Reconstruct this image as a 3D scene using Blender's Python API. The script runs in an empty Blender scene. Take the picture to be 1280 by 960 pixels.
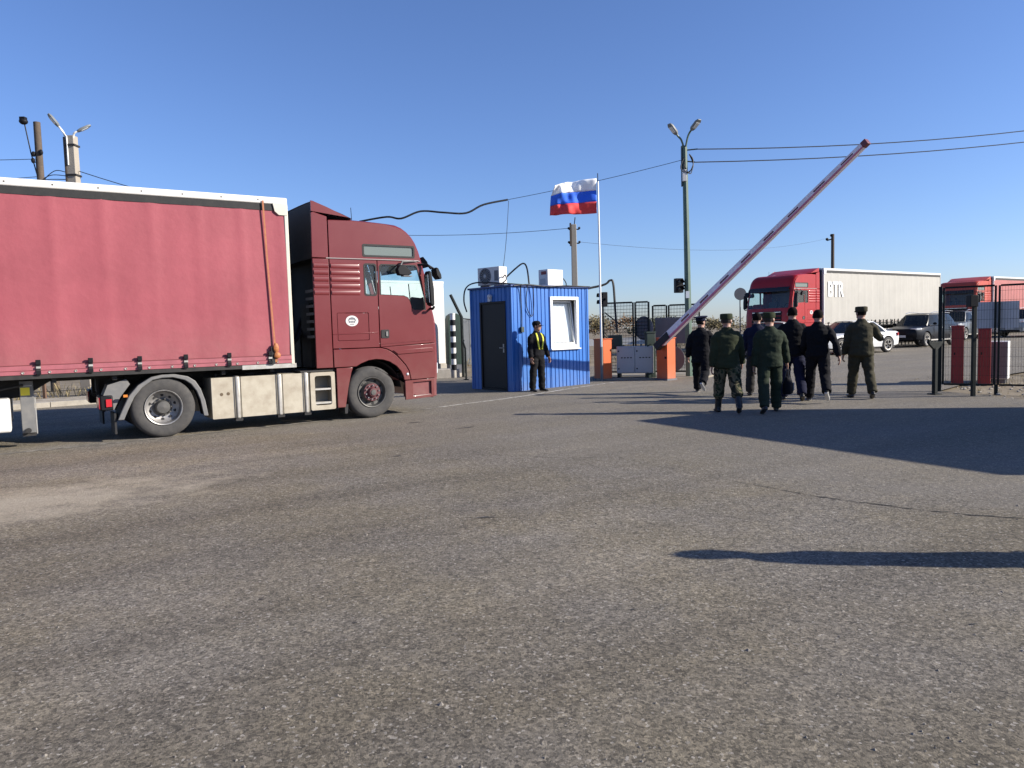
import bpy, bmesh, math, random
from mathutils import Vector, Matrix, noise
from mathutils.bvhtree import BVHTree
R = math.radians
random.seed(7)
scene = bpy.context.scene
C = scene.collection

# ---------------------------------------------------------------- camera
F_PX, PITCH, ROLL, EYE = 930.0, math.atan(66.0 / 930.0), 0.027, 1.58
cam_d = bpy.data.cameras.new('camera')
cam = bpy.data.objects.new('camera', cam_d)
C.objects.link(cam)
scene.camera = cam
cam_d.sensor_width = 36.0
cam_d.lens = F_PX / 1280.0 * 36.0
cam_d.clip_start = 0.05
cam_d.clip_end = 9000.0
cam.matrix_world = (Matrix.Translation((0, 0, EYE)) @ Matrix.Rotation(math.pi / 2 - PITCH, 4, 'X')
                    @ Matrix.Rotation(-ROLL, 4, 'Z'))

# ---------------------------------------------------------------- sky, sun, exposure
SUN_EL, SUN_AZ = 25.0, 99.0          # azimuth clockwise from +Y
world = bpy.data.worlds.new('World')
scene.world = world
world.use_nodes = True
wn = world.node_tree
wn.nodes.clear()
wo = wn.nodes.new('ShaderNodeOutputWorld')
wb = wn.nodes.new('ShaderNodeBackground')
ws = wn.nodes.new('ShaderNodeTexSky')
ws.sky_type = 'NISHITA'
ws.sun_disc = False
ws.sun_elevation = R(SUN_EL)
ws.sun_rotation = R(SUN_AZ)
ws.altitude = 300
ws.air_density = 1.0
ws.dust_density = 0.5
ws.ozone_density = 5.0
wb.inputs["Strength"].default_value = 0.10
wm_ = wn.nodes.new('ShaderNodeMix')          # even white-balance of the whole sky
wm_.data_type = 'RGBA'; wm_.blend_type = 'MULTIPLY'
wm_.inputs[0].default_value = 1.0
wm_.inputs[7].default_value = (0.83, 0.83, 1.0, 1)
wn.links.new(ws.outputs['Color'], wm_.inputs[6])
wn.links.new(wm_.outputs[2], wb.inputs['Color'])
wn.links.new(wb.outputs['Background'], wo.inputs['Surface'])
sd = bpy.data.lights.new('sun', 'SUN')
sd.energy = 5.0
sd.angle = R(0.53)
sd.color = (1.0, 0.93, 0.82)
sun = bpy.data.objects.new('sun', sd)
C.objects.link(sun)
to_sun = Vector((math.sin(R(SUN_AZ)) * math.cos(R(SUN_EL)), math.cos(R(SUN_AZ)) * math.cos(R(SUN_EL)), math.sin(R(SUN_EL))))
sun.rotation_euler = to_sun.to_track_quat('Z', 'Y').to_euler()
sun.location = to_sun * 60
scene.view_settings.view_transform = 'Standard'
scene.view_settings.look = 'None'
scene.view_settings.gamma = 1.0
scene.view_settings.use_curve_mapping = False
scene.view_settings.exposure = 0.8

def gz(y):
    return 0.012 * max(0.0, min(y, 75.0) - 17.0)

# ---------------------------------------------------------------- materials
MATS = {}
def lk(nt, a, b):
    nt.links.new(a, b)
def mat(name, col, rough=0.5, metal=0.0, var=None, bump=None, col2=None, spec=0.5, coat=0.0, dust=None):
    """var=(scale, amount, detail) colour mottling towards col2 (or darker), bump=(scale, strength), dust=(colour, z0, z1) road dust low on a thing"""
    if name in MATS:
        return MATS[name]
    m = bpy.data.materials.new(name)
    m.use_nodes = True
    nt = m.node_tree
    b = nt.nodes['Principled BSDF']
    b.inputs['Base Color'].default_value = (*col, 1)
    b.inputs['Roughness'].default_value = rough
    b.inputs['Metallic'].default_value = metal
    b.inputs['Specular IOR Level'].default_value = spec
    b.inputs['Coat Weight'].default_value = coat
    b.inputs['Coat Roughness'].default_value = 0.08
    tc = nt.nodes.new('ShaderNodeTexCoord')
    out = None
    if var:
        n = nt.nodes.new('ShaderNodeTexNoise')
        n.inputs['Scale'].default_value = var[0]
        n.inputs['Detail'].default_value = 6
        n.inputs['Roughness'].default_value = 0.65
        lk(nt, tc.outputs['Object'], n.inputs['Vector'])
        rp = nt.nodes.new('ShaderNodeMapRange')
        rp.inputs[1].default_value = 0.38
        rp.inputs[2].default_value = 0.68
        rp.inputs[3].default_value = 0.0
        rp.inputs[4].default_value = var[1]
        lk(nt, n.outputs['Fac'], rp.inputs[0])
        mx = nt.nodes.new('ShaderNodeMix')
        mx.data_type = 'RGBA'
        c2 = col2 if col2 else tuple(c * 0.55 for c in col)
        mx.inputs[6].default_value = (*col, 1)
        mx.inputs[7].default_value = (*c2, 1)
        lk(nt, rp.outputs[0], mx.inputs[0])
        out = mx.outputs[2]
    if dust:
        sx = nt.nodes.new('ShaderNodeSeparateXYZ')
        lk(nt, tc.outputs['Object'], sx.inputs[0])
        n2 = nt.nodes.new('ShaderNodeTexNoise')
        n2.inputs['Scale'].default_value = 5.0
        n2.inputs['Detail'].default_value = 7
        lk(nt, tc.outputs['Object'], n2.inputs['Vector'])
        mr = nt.nodes.new('ShaderNodeMapRange')
        mr.inputs[1].default_value = dust[1]
        mr.inputs[2].default_value = dust[2]
        mr.inputs[3].default_value = dust[3] if len(dust) > 3 else 0.7
        mr.inputs[4].default_value = 0.0
        lk(nt, sx.outputs['Z'], mr.inputs[0])
        mu = nt.nodes.new('ShaderNodeMath')
        mu.operation = 'MULTIPLY'
        lk(nt, mr.outputs[0], mu.inputs[0])
        lk(nt, n2.outputs['Fac'], mu.inputs[1])
        mx2 = nt.nodes.new('ShaderNodeMix')
        mx2.data_type = 'RGBA'
        mx2.inputs[6].default_value = (*col, 1)
        mx2.inputs[7].default_value = (*dust[0], 1)
        if out:
            lk(nt, out, mx2.inputs[6])
        lk(nt, mu.outputs[0], mx2.inputs[0])
        out = mx2.outputs[2]
    if out:
        lk(nt, out, b.inputs['Base Color'])
    if bump:
        nb = nt.nodes.new('ShaderNodeTexNoise')
        nb.inputs['Scale'].default_value = bump[0]
        nb.inputs['Detail'].default_value = 5
        lk(nt, tc.outputs['Object'], nb.inputs['Vector'])
        bp = nt.nodes.new('ShaderNodeBump')
        bp.inputs['Strength'].default_value = bump[1]
        bp.inputs['Distance'].default_value = bump[2] if len(bump) > 2 else 0.02
        lk(nt, nb.outputs['Fac'], bp.inputs['Height'])
        lk(nt, bp.outputs['Normal'], b.inputs['Normal'])
    MATS[name] = m
    return m

def glass_mat(name, tint, opacity, rough=0.03, ior=1.5):
    if name in MATS:
        return MATS[name]
    m = bpy.data.materials.new(name)
    m.use_nodes = True
    nt = m.node_tree
    nt.nodes.clear()
    o = nt.nodes.new('ShaderNodeOutputMaterial')
    t = nt.nodes.new('ShaderNodeBsdfTransparent')
    t.inputs['Color'].default_value = (*tint, 1)
    d = nt.nodes.new('ShaderNodeBsdfDiffuse')
    d.inputs['Color'].default_value = (tint[0] * .5, tint[1] * .5, tint[2] * .5, 1)
    g = nt.nodes.new('ShaderNodeBsdfGlossy')
    g.inputs['Roughness'].default_value = rough
    fr = nt.nodes.new('ShaderNodeFresnel')
    fr.inputs['IOR'].default_value = ior
    m1 = nt.nodes.new('ShaderNodeMixShader')
    m1.inputs[0].default_value = opacity
    m2 = nt.nodes.new('ShaderNodeMixShader')
    lk(nt, t.outputs[0], m1.inputs[1])
    lk(nt, d.outputs[0], m1.inputs[2])
    ge = nt.nodes.new('ShaderNodeNewGeometry')     # a thin pane reflects on its front faces only
    iv = nt.nodes.new('ShaderNodeMath'); iv.operation = 'SUBTRACT'; iv.inputs[0].default_value = 1.0
    lk(nt, ge.outputs['Backfacing'], iv.inputs[1])
    mf = nt.nodes.new('ShaderNodeMath'); mf.operation = 'MULTIPLY'
    lk(nt, fr.outputs[0], mf.inputs[0]); lk(nt, iv.outputs[0], mf.inputs[1])
    lk(nt, mf.outputs[0], m2.inputs[0])
    lk(nt, m1.outputs[0], m2.inputs[1])
    lk(nt, g.outputs[0], m2.inputs[2])
    lk(nt, m2.outputs[0], o.inputs['Surface'])
    MATS[name] = m
    return m

def ramp_mat(name, scale, stops, rough=0.9, detail=2, constant=False, bump=None, stretch=(1, 1, 1), distortion=0.0):
    if name in MATS:
        return MATS[name]
    m = bpy.data.materials.new(name)
    m.use_nodes = True
    nt = m.node_tree
    b = nt.nodes['Principled BSDF']
    b.inputs['Roughness'].default_value = rough
    b.inputs['Specular IOR Level'].default_value = 0.2
    tc = nt.nodes.new('ShaderNodeTexCoord')
    mp = nt.nodes.new('ShaderNodeMapping')
    mp.inputs['Scale'].default_value = stretch
    n = nt.nodes.new('ShaderNodeTexNoise')
    n.inputs['Scale'].default_value = scale
    n.inputs['Detail'].default_value = detail
    n.inputs['Distortion'].default_value = distortion
    cr = nt.nodes.new('ShaderNodeValToRGB')
    if constant:
        cr.color_ramp.interpolation = 'CONSTANT'
    els = cr.color_ramp.elements
    while len(els) < len(stops):
        els.new(0.5)
    for e, (p, c) in zip(els, stops):
        e.position = p
        e.color = (*c, 1)
    lk(nt, tc.outputs['Object'], mp.inputs[0])
    lk(nt, mp.outputs[0], n.inputs['Vector'])
    lk(nt, n.outputs['Fac'], cr.inputs[0])
    lk(nt, cr.outputs[0], b.inputs['Base Color'])
    if bump:
        nb = nt.nodes.new('ShaderNodeTexNoise')
        nb.inputs['Scale'].default_value = bump[0]
        nb.inputs['Detail'].default_value = 6
        lk(nt, tc.outputs['Object'], nb.inputs['Vector'])
        bp = nt.nodes.new('ShaderNodeBump')
        bp.inputs['Strength'].default_value = bump[1]
        bp.inputs['Distance'].default_value = 0.03
        lk(nt, nb.outputs['Fac'], bp.inputs['Height'])
        lk(nt, bp.outputs['Normal'], b.inputs['Normal'])
    MATS[name] = m
    return m

DUST = (0.30, 0.26, 0.21)
maroon = mat('maroon_paint', (0.128, 0.015, 0.018), 0.36, 0.0, var=(1.1, 0.8), col2=(0.150, 0.027, 0.029), spec=0.35, coat=0.12, dust=(DUST, 0.2, 1.6, 0.28))
maroon_d = mat('maroon_plastic', (0.17, 0.025, 0.032), 0.45, var=(4, 0.4), dust=(DUST, 0.2, 1.2, 0.4))
curtain_m = mat('faded_red_tarpaulin', (0.315, 0.076, 0.094), 0.62, var=(0.9, 0.9), col2=(0.25, 0.060, 0.074), bump=(9.0, 0.22, 0.02), spec=0.3, dust=(DUST, 1.0, 2.0, 0.25))
curtain_lo = mat('faded_red_tarpaulin_hem', (0.34, 0.10, 0.118), 0.5, var=(6, 0.5))
curtain_w = mat('off_white_tarpaulin', (0.375, 0.36, 0.325), 0.65, var=(0.9, 0.6), col2=(0.315, 0.302, 0.272), spec=0.3, bump=(3.0, 0.12, 0.03))
curtain_o = mat('salmon_tarpaulin', (0.34, 0.085, 0.075), 0.6, var=(0.9, 0.5), bump=(3.0, 0.12, 0.03))
black = mat('black_rubber', (0.012, 0.012, 0.013), 0.75, var=(9, 0.5), col2=(0.03, 0.028, 0.026))
black_p = mat('black_plastic', (0.010, 0.010, 0.012), 0.55, spec=0.18)
chassis_m = mat('dirty_black_steel', (0.014, 0.013, 0.013), 0.7, var=(7, 0.6), col2=(0.04, 0.035, 0.03))
tyre_m = mat('tyre_rubber', (0.045, 0.043, 0.042), 0.85, var=(12, 0.7), col2=(0.075, 0.07, 0.064), bump=(60, 0.2, 0.01))
steel_m = mat('wheel_steel', (0.36, 0.35, 0.34), 0.45, 0.6, var=(9, 0.6), col2=(0.12, 0.11, 0.10))
darksteel = mat('dark_wheel_steel', (0.10, 0.096, 0.09), 0.55, 0.3, var=(9, 0.6))
alu = mat('dusty_aluminium', (0.52, 0.50, 0.46), 0.42, 0.5, var=(8, 0.6), col2=(0.34, 0.31, 0.26))
tank_m = mat('cream_painted_tank', (0.42, 0.38, 0.30), 0.5, var=(4, 0.8), col2=(0.28, 0.235, 0.175), bump=(5, 0.1, 0.02))
grey_p = mat('grey_plastic', (0.13, 0.13, 0.13), 0.6, var=(8, 0.6), col2=(0.20, 0.19, 0.175))
white_p = mat('white_paint', (0.60, 0.59, 0.57), 0.5, var=(5, 0.4), col2=(0.48, 0.46, 0.42))
cream_p = mat('cream_paint', (0.55, 0.52, 0.44), 0.5, var=(6, 0.5), col2=(0.5, 0.45, 0.36))
chrome = mat('bright_metal', (0.65, 0.65, 0.66), 0.2, 1.0)
strap_m = mat('orange_strap', (0.40, 0.15, 0.07), 0.8, var=(20, 0.5))
lampred = mat('red_lens', (0.45, 0.02, 0.03), 0.2)
lampamb = mat('amber_lens', (0.55, 0.18, 0.03), 0.25)
lampwht = mat('clear_lens', (0.65, 0.68, 0.70), 0.12, 0.2)
yellow = mat('yellow_sticker', (0.75, 0.62, 0.03), 0.5)
glass_t = glass_mat('truck_glass', (0.90, 0.97, 0.97), 0.03)
glass_d = glass_mat('dark_car_glass', (0.10, 0.12, 0.13), 0.35, ior=1.3)
glass_w = glass_mat('booth_glass', (0.93, 0.96, 0.97), 0.05)
red_paint = mat('red_truck_paint', (0.32, 0.008, 0.011), 0.4, spec=0.3, coat=0.1, var=(2, 0.3))
orange_paint = mat('orange_red_truck_paint', (0.46, 0.065, 0.035), 0.42, spec=0.3, coat=0.1, var=(2, 0.3))
blue_m = mat('blue_sheet_steel', (0.006, 0.122, 0.44), 0.45, var=(3, 0.5), col2=(0.010, 0.10, 0.36), dust=(DUST, 0.0, 0.7, 0.3))
blue_d = mat('dark_blue_trim', (0.012, 0.04, 0.16), 0.5)
door_m = mat('dark_brown_door', (0.010, 0.009, 0.010), 0.5, var=(2, 0.5), col2=(0.016, 0.012, 0.012), spec=0.25)
orange_m = mat('orange_cabinet_paint', (0.58, 0.10, 0.012), 0.5, var=(5, 0.4), col2=(0.45, 0.08, 0.015), dust=(DUST, 0, 0.5, 0.5))
green_m = mat('green_pole_paint', (0.085, 0.14, 0.10), 0.5, var=(4, 0.5), col2=(0.05, 0.085, 0.06))
dkgreen = mat('dark_green_paint', (0.016, 0.035, 0.026), 0.55, var=(5, 0.5))
concrete = mat('pole_concrete', (0.32, 0.285, 0.235), 0.9, var=(6, 0.6), col2=(0.28, 0.25, 0.21), bump=(30, 0.4, 0.01))
wood_m = mat('weathered_wood_pole', (0.10, 0.075, 0.055), 0.9, var=(8, 0.6), bump=(25, 0.5, 0.01))
grey_box = mat('grey_cabinet_paint', (0.36, 0.38, 0.39), 0.5, var=(1.5, 0.15))
plate_m = mat('grey_sign_back', (0.13, 0.135, 0.15), 0.6, var=(5, 0.3))
redcab_m = mat('red_cabinet_paint', (0.25, 0.013, 0.015), 0.55, var=(4, 0.4))
fence_m = mat('dark_fence_steel', (0.008, 0.012, 0.011), 0.6, spec=0.25)
boom_w = mat('boom_white', (0.80, 0.72, 0.75), 0.5, var=(6, 0.4))
boom_r = mat('boom_red', (0.60, 0.15, 0.22), 0.5, var=(6, 0.4))
cable_m = mat('black_cable', (0.010, 0.010, 0.011), 0.6)
kerb_m = mat('kerb_concrete', (0.40, 0.37, 0.32), 0.9, var=(5, 0.6), col2=(0.26, 0.235, 0.20), bump=(25, 0.4, 0.01))

# ---------------------------------------------------------------- mesh helpers
class MB:
    def __init__(s):
        s.v = []; s.f = []
    def add(s, vs, fs):
        o = len(s.v)
        s.v += [tuple(v) for v in vs]
        s.f += [tuple(i + o for i in f) for f in fs]
        return s
    def box(s, a, b):
        (x0, y0, z0), (x1, y1, z1) = a, b
        x0, x1 = min(x0, x1), max(x0, x1); y0, y1 = min(y0, y1), max(y0, y1); z0, z1 = min(z0, z1), max(z0, z1)
        return s.add([(x0, y0, z0), (x1, y0, z0), (x1, y1, z0), (x0, y1, z0), (x0, y0, z1), (x1, y0, z1), (x1, y1, z1), (x0, y1, z1)],
                     [(3, 2, 1, 0), (4, 5, 6, 7), (0, 1, 5, 4), (1, 2, 6, 5), (2, 3, 7, 6), (3, 0, 4, 7)])
    def tube(s, pts, rad, n=8, cap=True, flat=1.0):
        pts = [Vector(p) for p in pts]
        rads = rad if isinstance(rad, (list, tuple)) else [rad] * len(pts)
        vs = []; fs = []
        t0 = (pts[1] - pts[0]).normalized()
        up = Vector((0, 0, 1)) if abs(t0.z) < 0.95 else Vector((1, 0, 0))
        for i, p in enumerate(pts):
            t = (pts[min(i + 1, len(pts) - 1)] - pts[max(i - 1, 0)]).normalized()
            a = up - t * up.dot(t)
            if a.length < 1e-4:
                a = t.orthogonal()
            a.normalize()
            b = t.cross(a)
            up = a
            for k in range(n):
                an = 2 * math.pi * k / n
                vs.append(p + (a * math.cos(an) * flat + b * math.sin(an)) * rads[i])
        for i in range(len(pts) - 1):
            for k in range(n):
                k2 = (k + 1) % n
                fs.append((i * n + k, i * n + k2, (i + 1) * n + k2, (i + 1) * n + k))
        if cap:
            fs.append(tuple(reversed(range(n))))
            fs.append(tuple((len(pts) - 1) * n + k for k in range(n)))
        return s.add(vs, fs)
    def cyl(s, a, b, r, n=16, r2=None):
        return s.tube([a, b], [r, r if r2 is None else r2], n)
    def rings(s, rs, cap=True):
        n = len(rs[0]); vs = []; fs = []
        for r in rs:
            vs += [tuple(p) for p in r]
        for i in range(len(rs) - 1):
            for k in range(n):
                k2 = (k + 1) % n
                fs.append((i * n + k, i * n + k2, (i + 1) * n + k2, (i + 1) * n + k))
        if cap:
            fs.append(tuple(reversed(range(n))))
            fs.append(tuple((len(rs) - 1) * n + k for k in range(n)))
        return s.add(vs, fs)
    def grid(s, rows, flip=False):
        m = len(rows[0]); vs = []; fs = []
        for r in rows:
            vs += [tuple(p) for p in r]
        for i in range(len(rows) - 1):
            for k in range(m - 1):
                q = (i * m + k, i * m + k + 1, (i + 1) * m + k + 1, (i + 1) * m + k)
                fs.append(tuple(reversed(q)) if flip else q)
        return s.add(vs, fs)
    def slab(s, outer, y0, y1, holes=()):
        """polygon in (x,z) with holes, extruded from y0 to y1"""
        loops = [list(outer)] + [list(h) for h in holes]
        flat = [p for l in loops for p in l]
        tris = None
        if holes or len(outer) > 4:
            bm = bmesh.new(); vv = [bm.verts.new((p[0], p[1], 0)) for p in flat]
            bm.verts.index_update()
            es = []; o = 0
            for l in loops:
                es += [bm.edges.new((vv[o + q], vv[o + (q + 1) % len(l)])) for q in range(len(l))]
                o += len(l)
            bmesh.ops.triangle_fill(bm, edges=es, use_beauty=True)
            tris = [[v.index for v in f.verts] for f in bm.faces]
            bm.free()
        n = len(flat)
        vs = [(p[0], y0, p[1]) for p in flat] + [(p[0], y1, p[1]) for p in flat]
        fs = []
        if tris is None:
            fs += [tuple(range(n)), tuple(range(2 * n - 1, n - 1, -1))]
        else:
            for t in tris:
                fs.append(tuple(t)); fs.append(tuple(i + n for i in reversed(t)))
        o = 0
        for l in loops:
            m = len(l)
            for k in range(m):
                a, b = o + k, o + (k + 1) % m
                fs.append((a, b, b + n, a + n))
            o += m
        return s.add(vs, fs)
    def lathe(s, prof, axis='Y', n=32, c=(0, 0, 0)):
        """prof = [(along, radius)]"""
        rs = []
        for (h, r) in prof:
            ring = []
            for k in range(n):
                a = 2 * math.pi * k / n
                u, w = r * math.cos(a), r * math.sin(a)
                p = {'Y': (u, h, w), 'X': (h, u, w), 'Z': (u, w, h)}[axis]
                ring.append((p[0] + c[0], p[1] + c[1], p[2] + c[2]))
            rs.append(ring)
        return s.rings(rs)
    def ball(s, c, r, n=10, m=7):
        r = r if isinstance(r, (tuple, list)) else (r, r, r)
        rs = []
        for i in range(1, m):
            t = math.pi * i / m
            rs.append([(c[0] + r[0] * math.sin(t) * math.cos(2 * math.pi * k / n), c[1] + r[1] * math.sin(t) * math.sin(2 * math.pi * k / n), c[2] - r[2] * math.cos(t)) for k in range(n)])
        return s.rings(rs)
    def mesh(s, name, smooth=None):
        me = bpy.data.meshes.new(name)
        me.from_pydata(s.v, [], s.f)
        bm = bmesh.new(); bm.from_mesh(me)
        bmesh.ops.recalc_face_normals(bm, faces=bm.faces)
        bm.to_mesh(me); bm.free()
        if smooth:
            for p in me.polygons:
                p.use_smooth = True
            me.set_sharp_from_angle(angle=R(smooth))
        return me
    def build(s, name, m, parent=None, smooth=35, bev=0.0, **tags):
        me = s.mesh(name, smooth)
        if m:
            me.materials.append(m)
        o = bpy.data.objects.new(name, me)
        C.objects.link(o)
        o.parent = parent
        if bev:
            b = o.modifiers.new('bevel', 'BEVEL')
            b.width = bev; b.segments = 2; b.limit_method = 'ANGLE'; b.angle_limit = R(40)
        for k, v in tags.items():
            o[k] = v
        return o

def thing(name, label, cat, loc=(0, 0, 0), rotz=0.0, group=None):
    o = bpy.data.objects.new(name, None)
    C.objects.link(o)
    o.empty_display_size = 0.2
    o.location = loc; o.rotation_euler = (0, 0, rotz)
    o['label'] = label; o['category'] = cat
    if group:
        o['group'] = group
    return o
def tag(o, label, cat, group=None):
    o['label'] = label; o['category'] = cat
    if group:
        o['group'] = group
    return o
def circ(cx, cz, r, n=24, a0=0, a1=360):
    return [(cx + r * math.cos(R(a0 + (a1 - a0) * k / n)), cz + r * math.sin(R(a0 + (a1 - a0) * k / n))) for k in range(n + (0 if a1 - a0 == 360 else 1))]
def rrect(x0, z0, x1, z1, r, n=4):
    out = []
    for cx, cz, a in ((x1 - r, z1 - r, 0), (x0 + r, z1 - r, 90), (x0 + r, z0 + r, 180), (x1 - r, z0 + r, 270)):
        for k in range(n + 1):
            an = R(a + 90 * k / n)
            out.append((cx + r * math.cos(an), cz + r * math.sin(an)))
    return out
def sag(a, b, drop, n=14):
    a, b = Vector(a), Vector(b)
    return [a.lerp(b, k / n) - Vector((0, 0, drop * 4 * (k / n) * (1 - k / n))) for k in range(n + 1)]
def smooth_path(pts, sub=5):
    pts = [Vector(p) for p in pts]
    out = []
    for i in range(len(pts) - 1):
        p0, p1, p2, p3 = pts[max(i - 1, 0)], pts[i], pts[i + 1], pts[min(i + 2, len(pts) - 1)]
        for k in range(sub):
            t = k / sub
            out.append(0.5 * ((2 * p1) + (p2 - p0) * t + (2 * p0 - 5 * p1 + 4 * p2 - p3) * t * t + (3 * p1 - p0 - 3 * p2 + p3) * t ** 3))
    out.append(pts[-1])
    return out

# ---------------------------------------------------------------- ground, road, kerbs
def flat_sheet(name, poly, dz, m, ycuts=(17.0, 75.0), parent=None, thick=0.0):
    bm = bmesh.new()
    vs = [bm.verts.new((p[0], p[1], 0)) for p in poly]
    bm.faces.new(vs)
    for yc in ycuts:
        bmesh.ops.bisect_plane(bm, geom=bm.verts[:] + bm.edges[:] + bm.faces[:], plane_co=(0, yc, 0), plane_no=(0, 1, 0))
    if thick:
        r = bmesh.ops.extrude_face_region(bm, geom=bm.faces[:])
        for e in r['geom']:
            if isinstance(e, bmesh.types.BMVert):
                e.co.z = -thick
    for v in bm.verts:
        v.co.z += gz(v.co.y) + dz
    bmesh.ops.recalc_face_normals(bm, faces=bm.faces)
    me = bpy.data.meshes.new(name); bm.to_mesh(me); bm.free()
    if not thick:
        for p in me.polygons:
            pass
        if me.polygons[0].normal.z < 0:
            me.flip_normals()
    me.materials.append(m)
    o = bpy.data.objects.new(name, me); C.objects.link(o); o.parent = parent
    return o

def asphalt_material():
    m = bpy.data.materials.new('worn_asphalt')
    m.use_nodes = True
    nt = m.node_tree
    b = nt.nodes['Principled BSDF']
    b.inputs['Roughness'].default_value = 0.85
    b.inputs['Specular IOR Level'].default_value = 0.25
    geo = nt.nodes.new('ShaderNodeNewGeometry')
    def noise(scale, detail=3, rough=0.6, vec=None, dist=0.0):
        n = nt.nodes.new('ShaderNodeTexNoise')
        n.inputs['Scale'].default_value = scale; n.inputs['Detail'].default_value = detail
        n.inputs['Roughness'].default_value = rough; n.inputs['Distortion'].default_value = dist
        lk(nt, vec if vec else geo.outputs['Position'], n.inputs['Vector'])
        return n.outputs['Fac']
    def rng(x, a, b_, c, d):
        r = nt.nodes.new('ShaderNodeMapRange')
        for i, v in enumerate((a, b_, c, d)):
            r.inputs[i + 1].default_value = v
        lk(nt, x, r.inputs[0])
        return r.outputs[0]
    def mix(f, a, b_, blend='MIX'):
        x = nt.nodes.new('ShaderNodeMix'); x.data_type = 'RGBA'; x.blend_type = blend
        if isinstance(f, float): x.inputs[0].default_value = f
        else: lk(nt, f, x.inputs[0])
        for i, v in ((6, a), (7, b_)):
            if isinstance(v, tuple): x.inputs[i].default_value = (*v, 1)
            else: lk(nt, v, x.inputs[i])
        return x.outputs[2]
    # stretched coordinate along the driving direction
    mp = nt.nodes.new('ShaderNodeMapping')
    mp.vector_type = 'TEXTURE'
    mp.inputs['Rotation'].default_value = (0, 0, R(36))
    mp.inputs['Scale'].default_value = (5.0, 1.0, 1.0)
    lk(nt, geo.outputs['Position'], mp.inputs[0])
    along = mp.outputs[0]
    base = mix(rng(noise(0.28, 6, 0.62), 0.36, 0.64, 0, 1), (0.153, 0.142, 0.118), (0.206, 0.191, 0.160))
    base = mix(rng(noise(0.55, 4, 0.6, along), 0.42, 0.66, 0, 0.65), base, (0.110, 0.100, 0.083))
    base = mix(rng(noise(0.8, 6, 0.7, along, 0.4), 0.54, 0.74, 0, 0.75), base, (0.222, 0.200, 0.160))
    base = mix(rng(noise(0.7, 4, 0.55), 0.4, 0.6, 0, 1), mix(1.0, base, (1.03, 1.0, 0.93), 'MULTIPLY'), mix(1.0, base, (1.0, 1.0, 1.04), 'MULTIPLY'))
    # tyre-polished streaks along the driving direction
    mp2 = nt.nodes.new('ShaderNodeMapping'); mp2.vector_type = 'TEXTURE'
    mp2.inputs['Rotation'].default_value = (0, 0, R(33)); mp2.inputs['Scale'].default_value = (16.0, 1.0, 1.0)
    lk(nt, geo.outputs['Position'], mp2.inputs[0])
    base = mix(rng(noise(1.1, 3, 0.5, mp2.outputs[0]), 0.48, 0.70, 0, 0.55), base, (0.092, 0.083, 0.069))
    # older, smoother layer beyond the crack
    hp = nt.nodes.new('ShaderNodeVectorMath'); hp.operation = 'DOT_PRODUCT'
    lk(nt, geo.outputs['Position'], hp.inputs[0]); hp.inputs[1].default_value = (0.61, 0.79, 0)
    hq = nt.nodes.new('ShaderNodeMath'); hq.operation = 'ADD'
    lk(nt, hp.outputs['Value'], hq.inputs[0]); lk(nt, rng(noise(0.9, 4), 0.3, 0.7, -0.9, 0.9), hq.inputs[1])
    smooth_ = rng(hq.outputs[0], 7.1, 8.1, 0.0, 1.0)
    base = mix(rng(smooth_, 0, 1, 0, 0.45), base, (0.182, 0.164, 0.136))
    # aggregate: single stones
    wn_ = nt.nodes.new('ShaderNodeTexNoise'); wn_.inputs['Scale'].default_value = 45.0; wn_.inputs['Detail'].default_value = 3
    lk(nt, geo.outputs['Position'], wn_.inputs['Vector'])
    wv = nt.nodes.new('ShaderNodeVectorMath'); wv.operation = 'MULTIPLY_ADD'
    lk(nt, wn_.outputs['Color'], wv.inputs[0]); wv.inputs[1].default_value = (.016, .016, 0); lk(nt, geo.outputs['Position'], wv.inputs[2])
    vo = nt.nodes.new('ShaderNodeTexVoronoi')
    vo.inputs['Scale'].default_value = 80.0
    lk(nt, wv.outputs[0], vo.inputs['Vector'])
    sep = nt.nodes.new('ShaderNodeSeparateColor')
    lk(nt, vo.outputs['Color'], sep.inputs[0])
    st = mix(rng(sep.outputs[0], 0.0, 1.0, 0.0, 1.0), (0.42, 0.40, 0.38), (1.75, 1.68, 1.58))
    col = mix(rng(smooth_, 0, 1, 0.75, 0.40), base, st, 'MULTIPLY')
    bright = rng(sep.outputs[1], 0.955, 0.975, 0.0, 0.7)
    col = mix(bright, col, (0.40, 0.37, 0.325))
    vo2 = nt.nodes.new('ShaderNodeTexVoronoi')
    vo2.inputs['Scale'].default_value = 28.0
    lk(nt, wv.outputs[0], vo2.inputs['Vector'])
    sep2 = nt.nodes.new('ShaderNodeSeparateColor')
    lk(nt, vo2.outputs['Color'], sep2.inputs[0])
    col = mix(rng(smooth_, 0, 1, 0.5, 0.3), col, mix(sep2.outputs[0], (0.62, 0.61, 0.60), (1.36, 1.33, 1.28)), 'MULTIPLY')
    # blown sand lying on the near left of the carriageway
    sp = nt.nodes.new('ShaderNodeMapping'); sp.vector_type = 'TEXTURE'
    sp.inputs['Location'].default_value = (-5.2, 7.0, 0); sp.inputs['Rotation'].default_value = (0, 0, R(36))
    sp.inputs['Scale'].default_value = (2.4, 1.0, 50.0)
    lk(nt, geo.outputs['Position'], sp.inputs[0])
    ln = nt.nodes.new('ShaderNodeVectorMath'); ln.operation = 'LENGTH'
    lk(nt, sp.outputs[0], ln.inputs[0])
    ad = nt.nodes.new('ShaderNodeMath'); ad.operation = 'ADD'
    lk(nt, ln.outputs['Value'], ad.inputs[0]); lk(nt, rng(noise(2.2, 6, 0.7), 0.3, 0.7, -0.45, 0.45), ad.inputs[1])
    sand = rng(ad.outputs[0], 0.35, 1.15, 0.85, 0.0)
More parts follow.
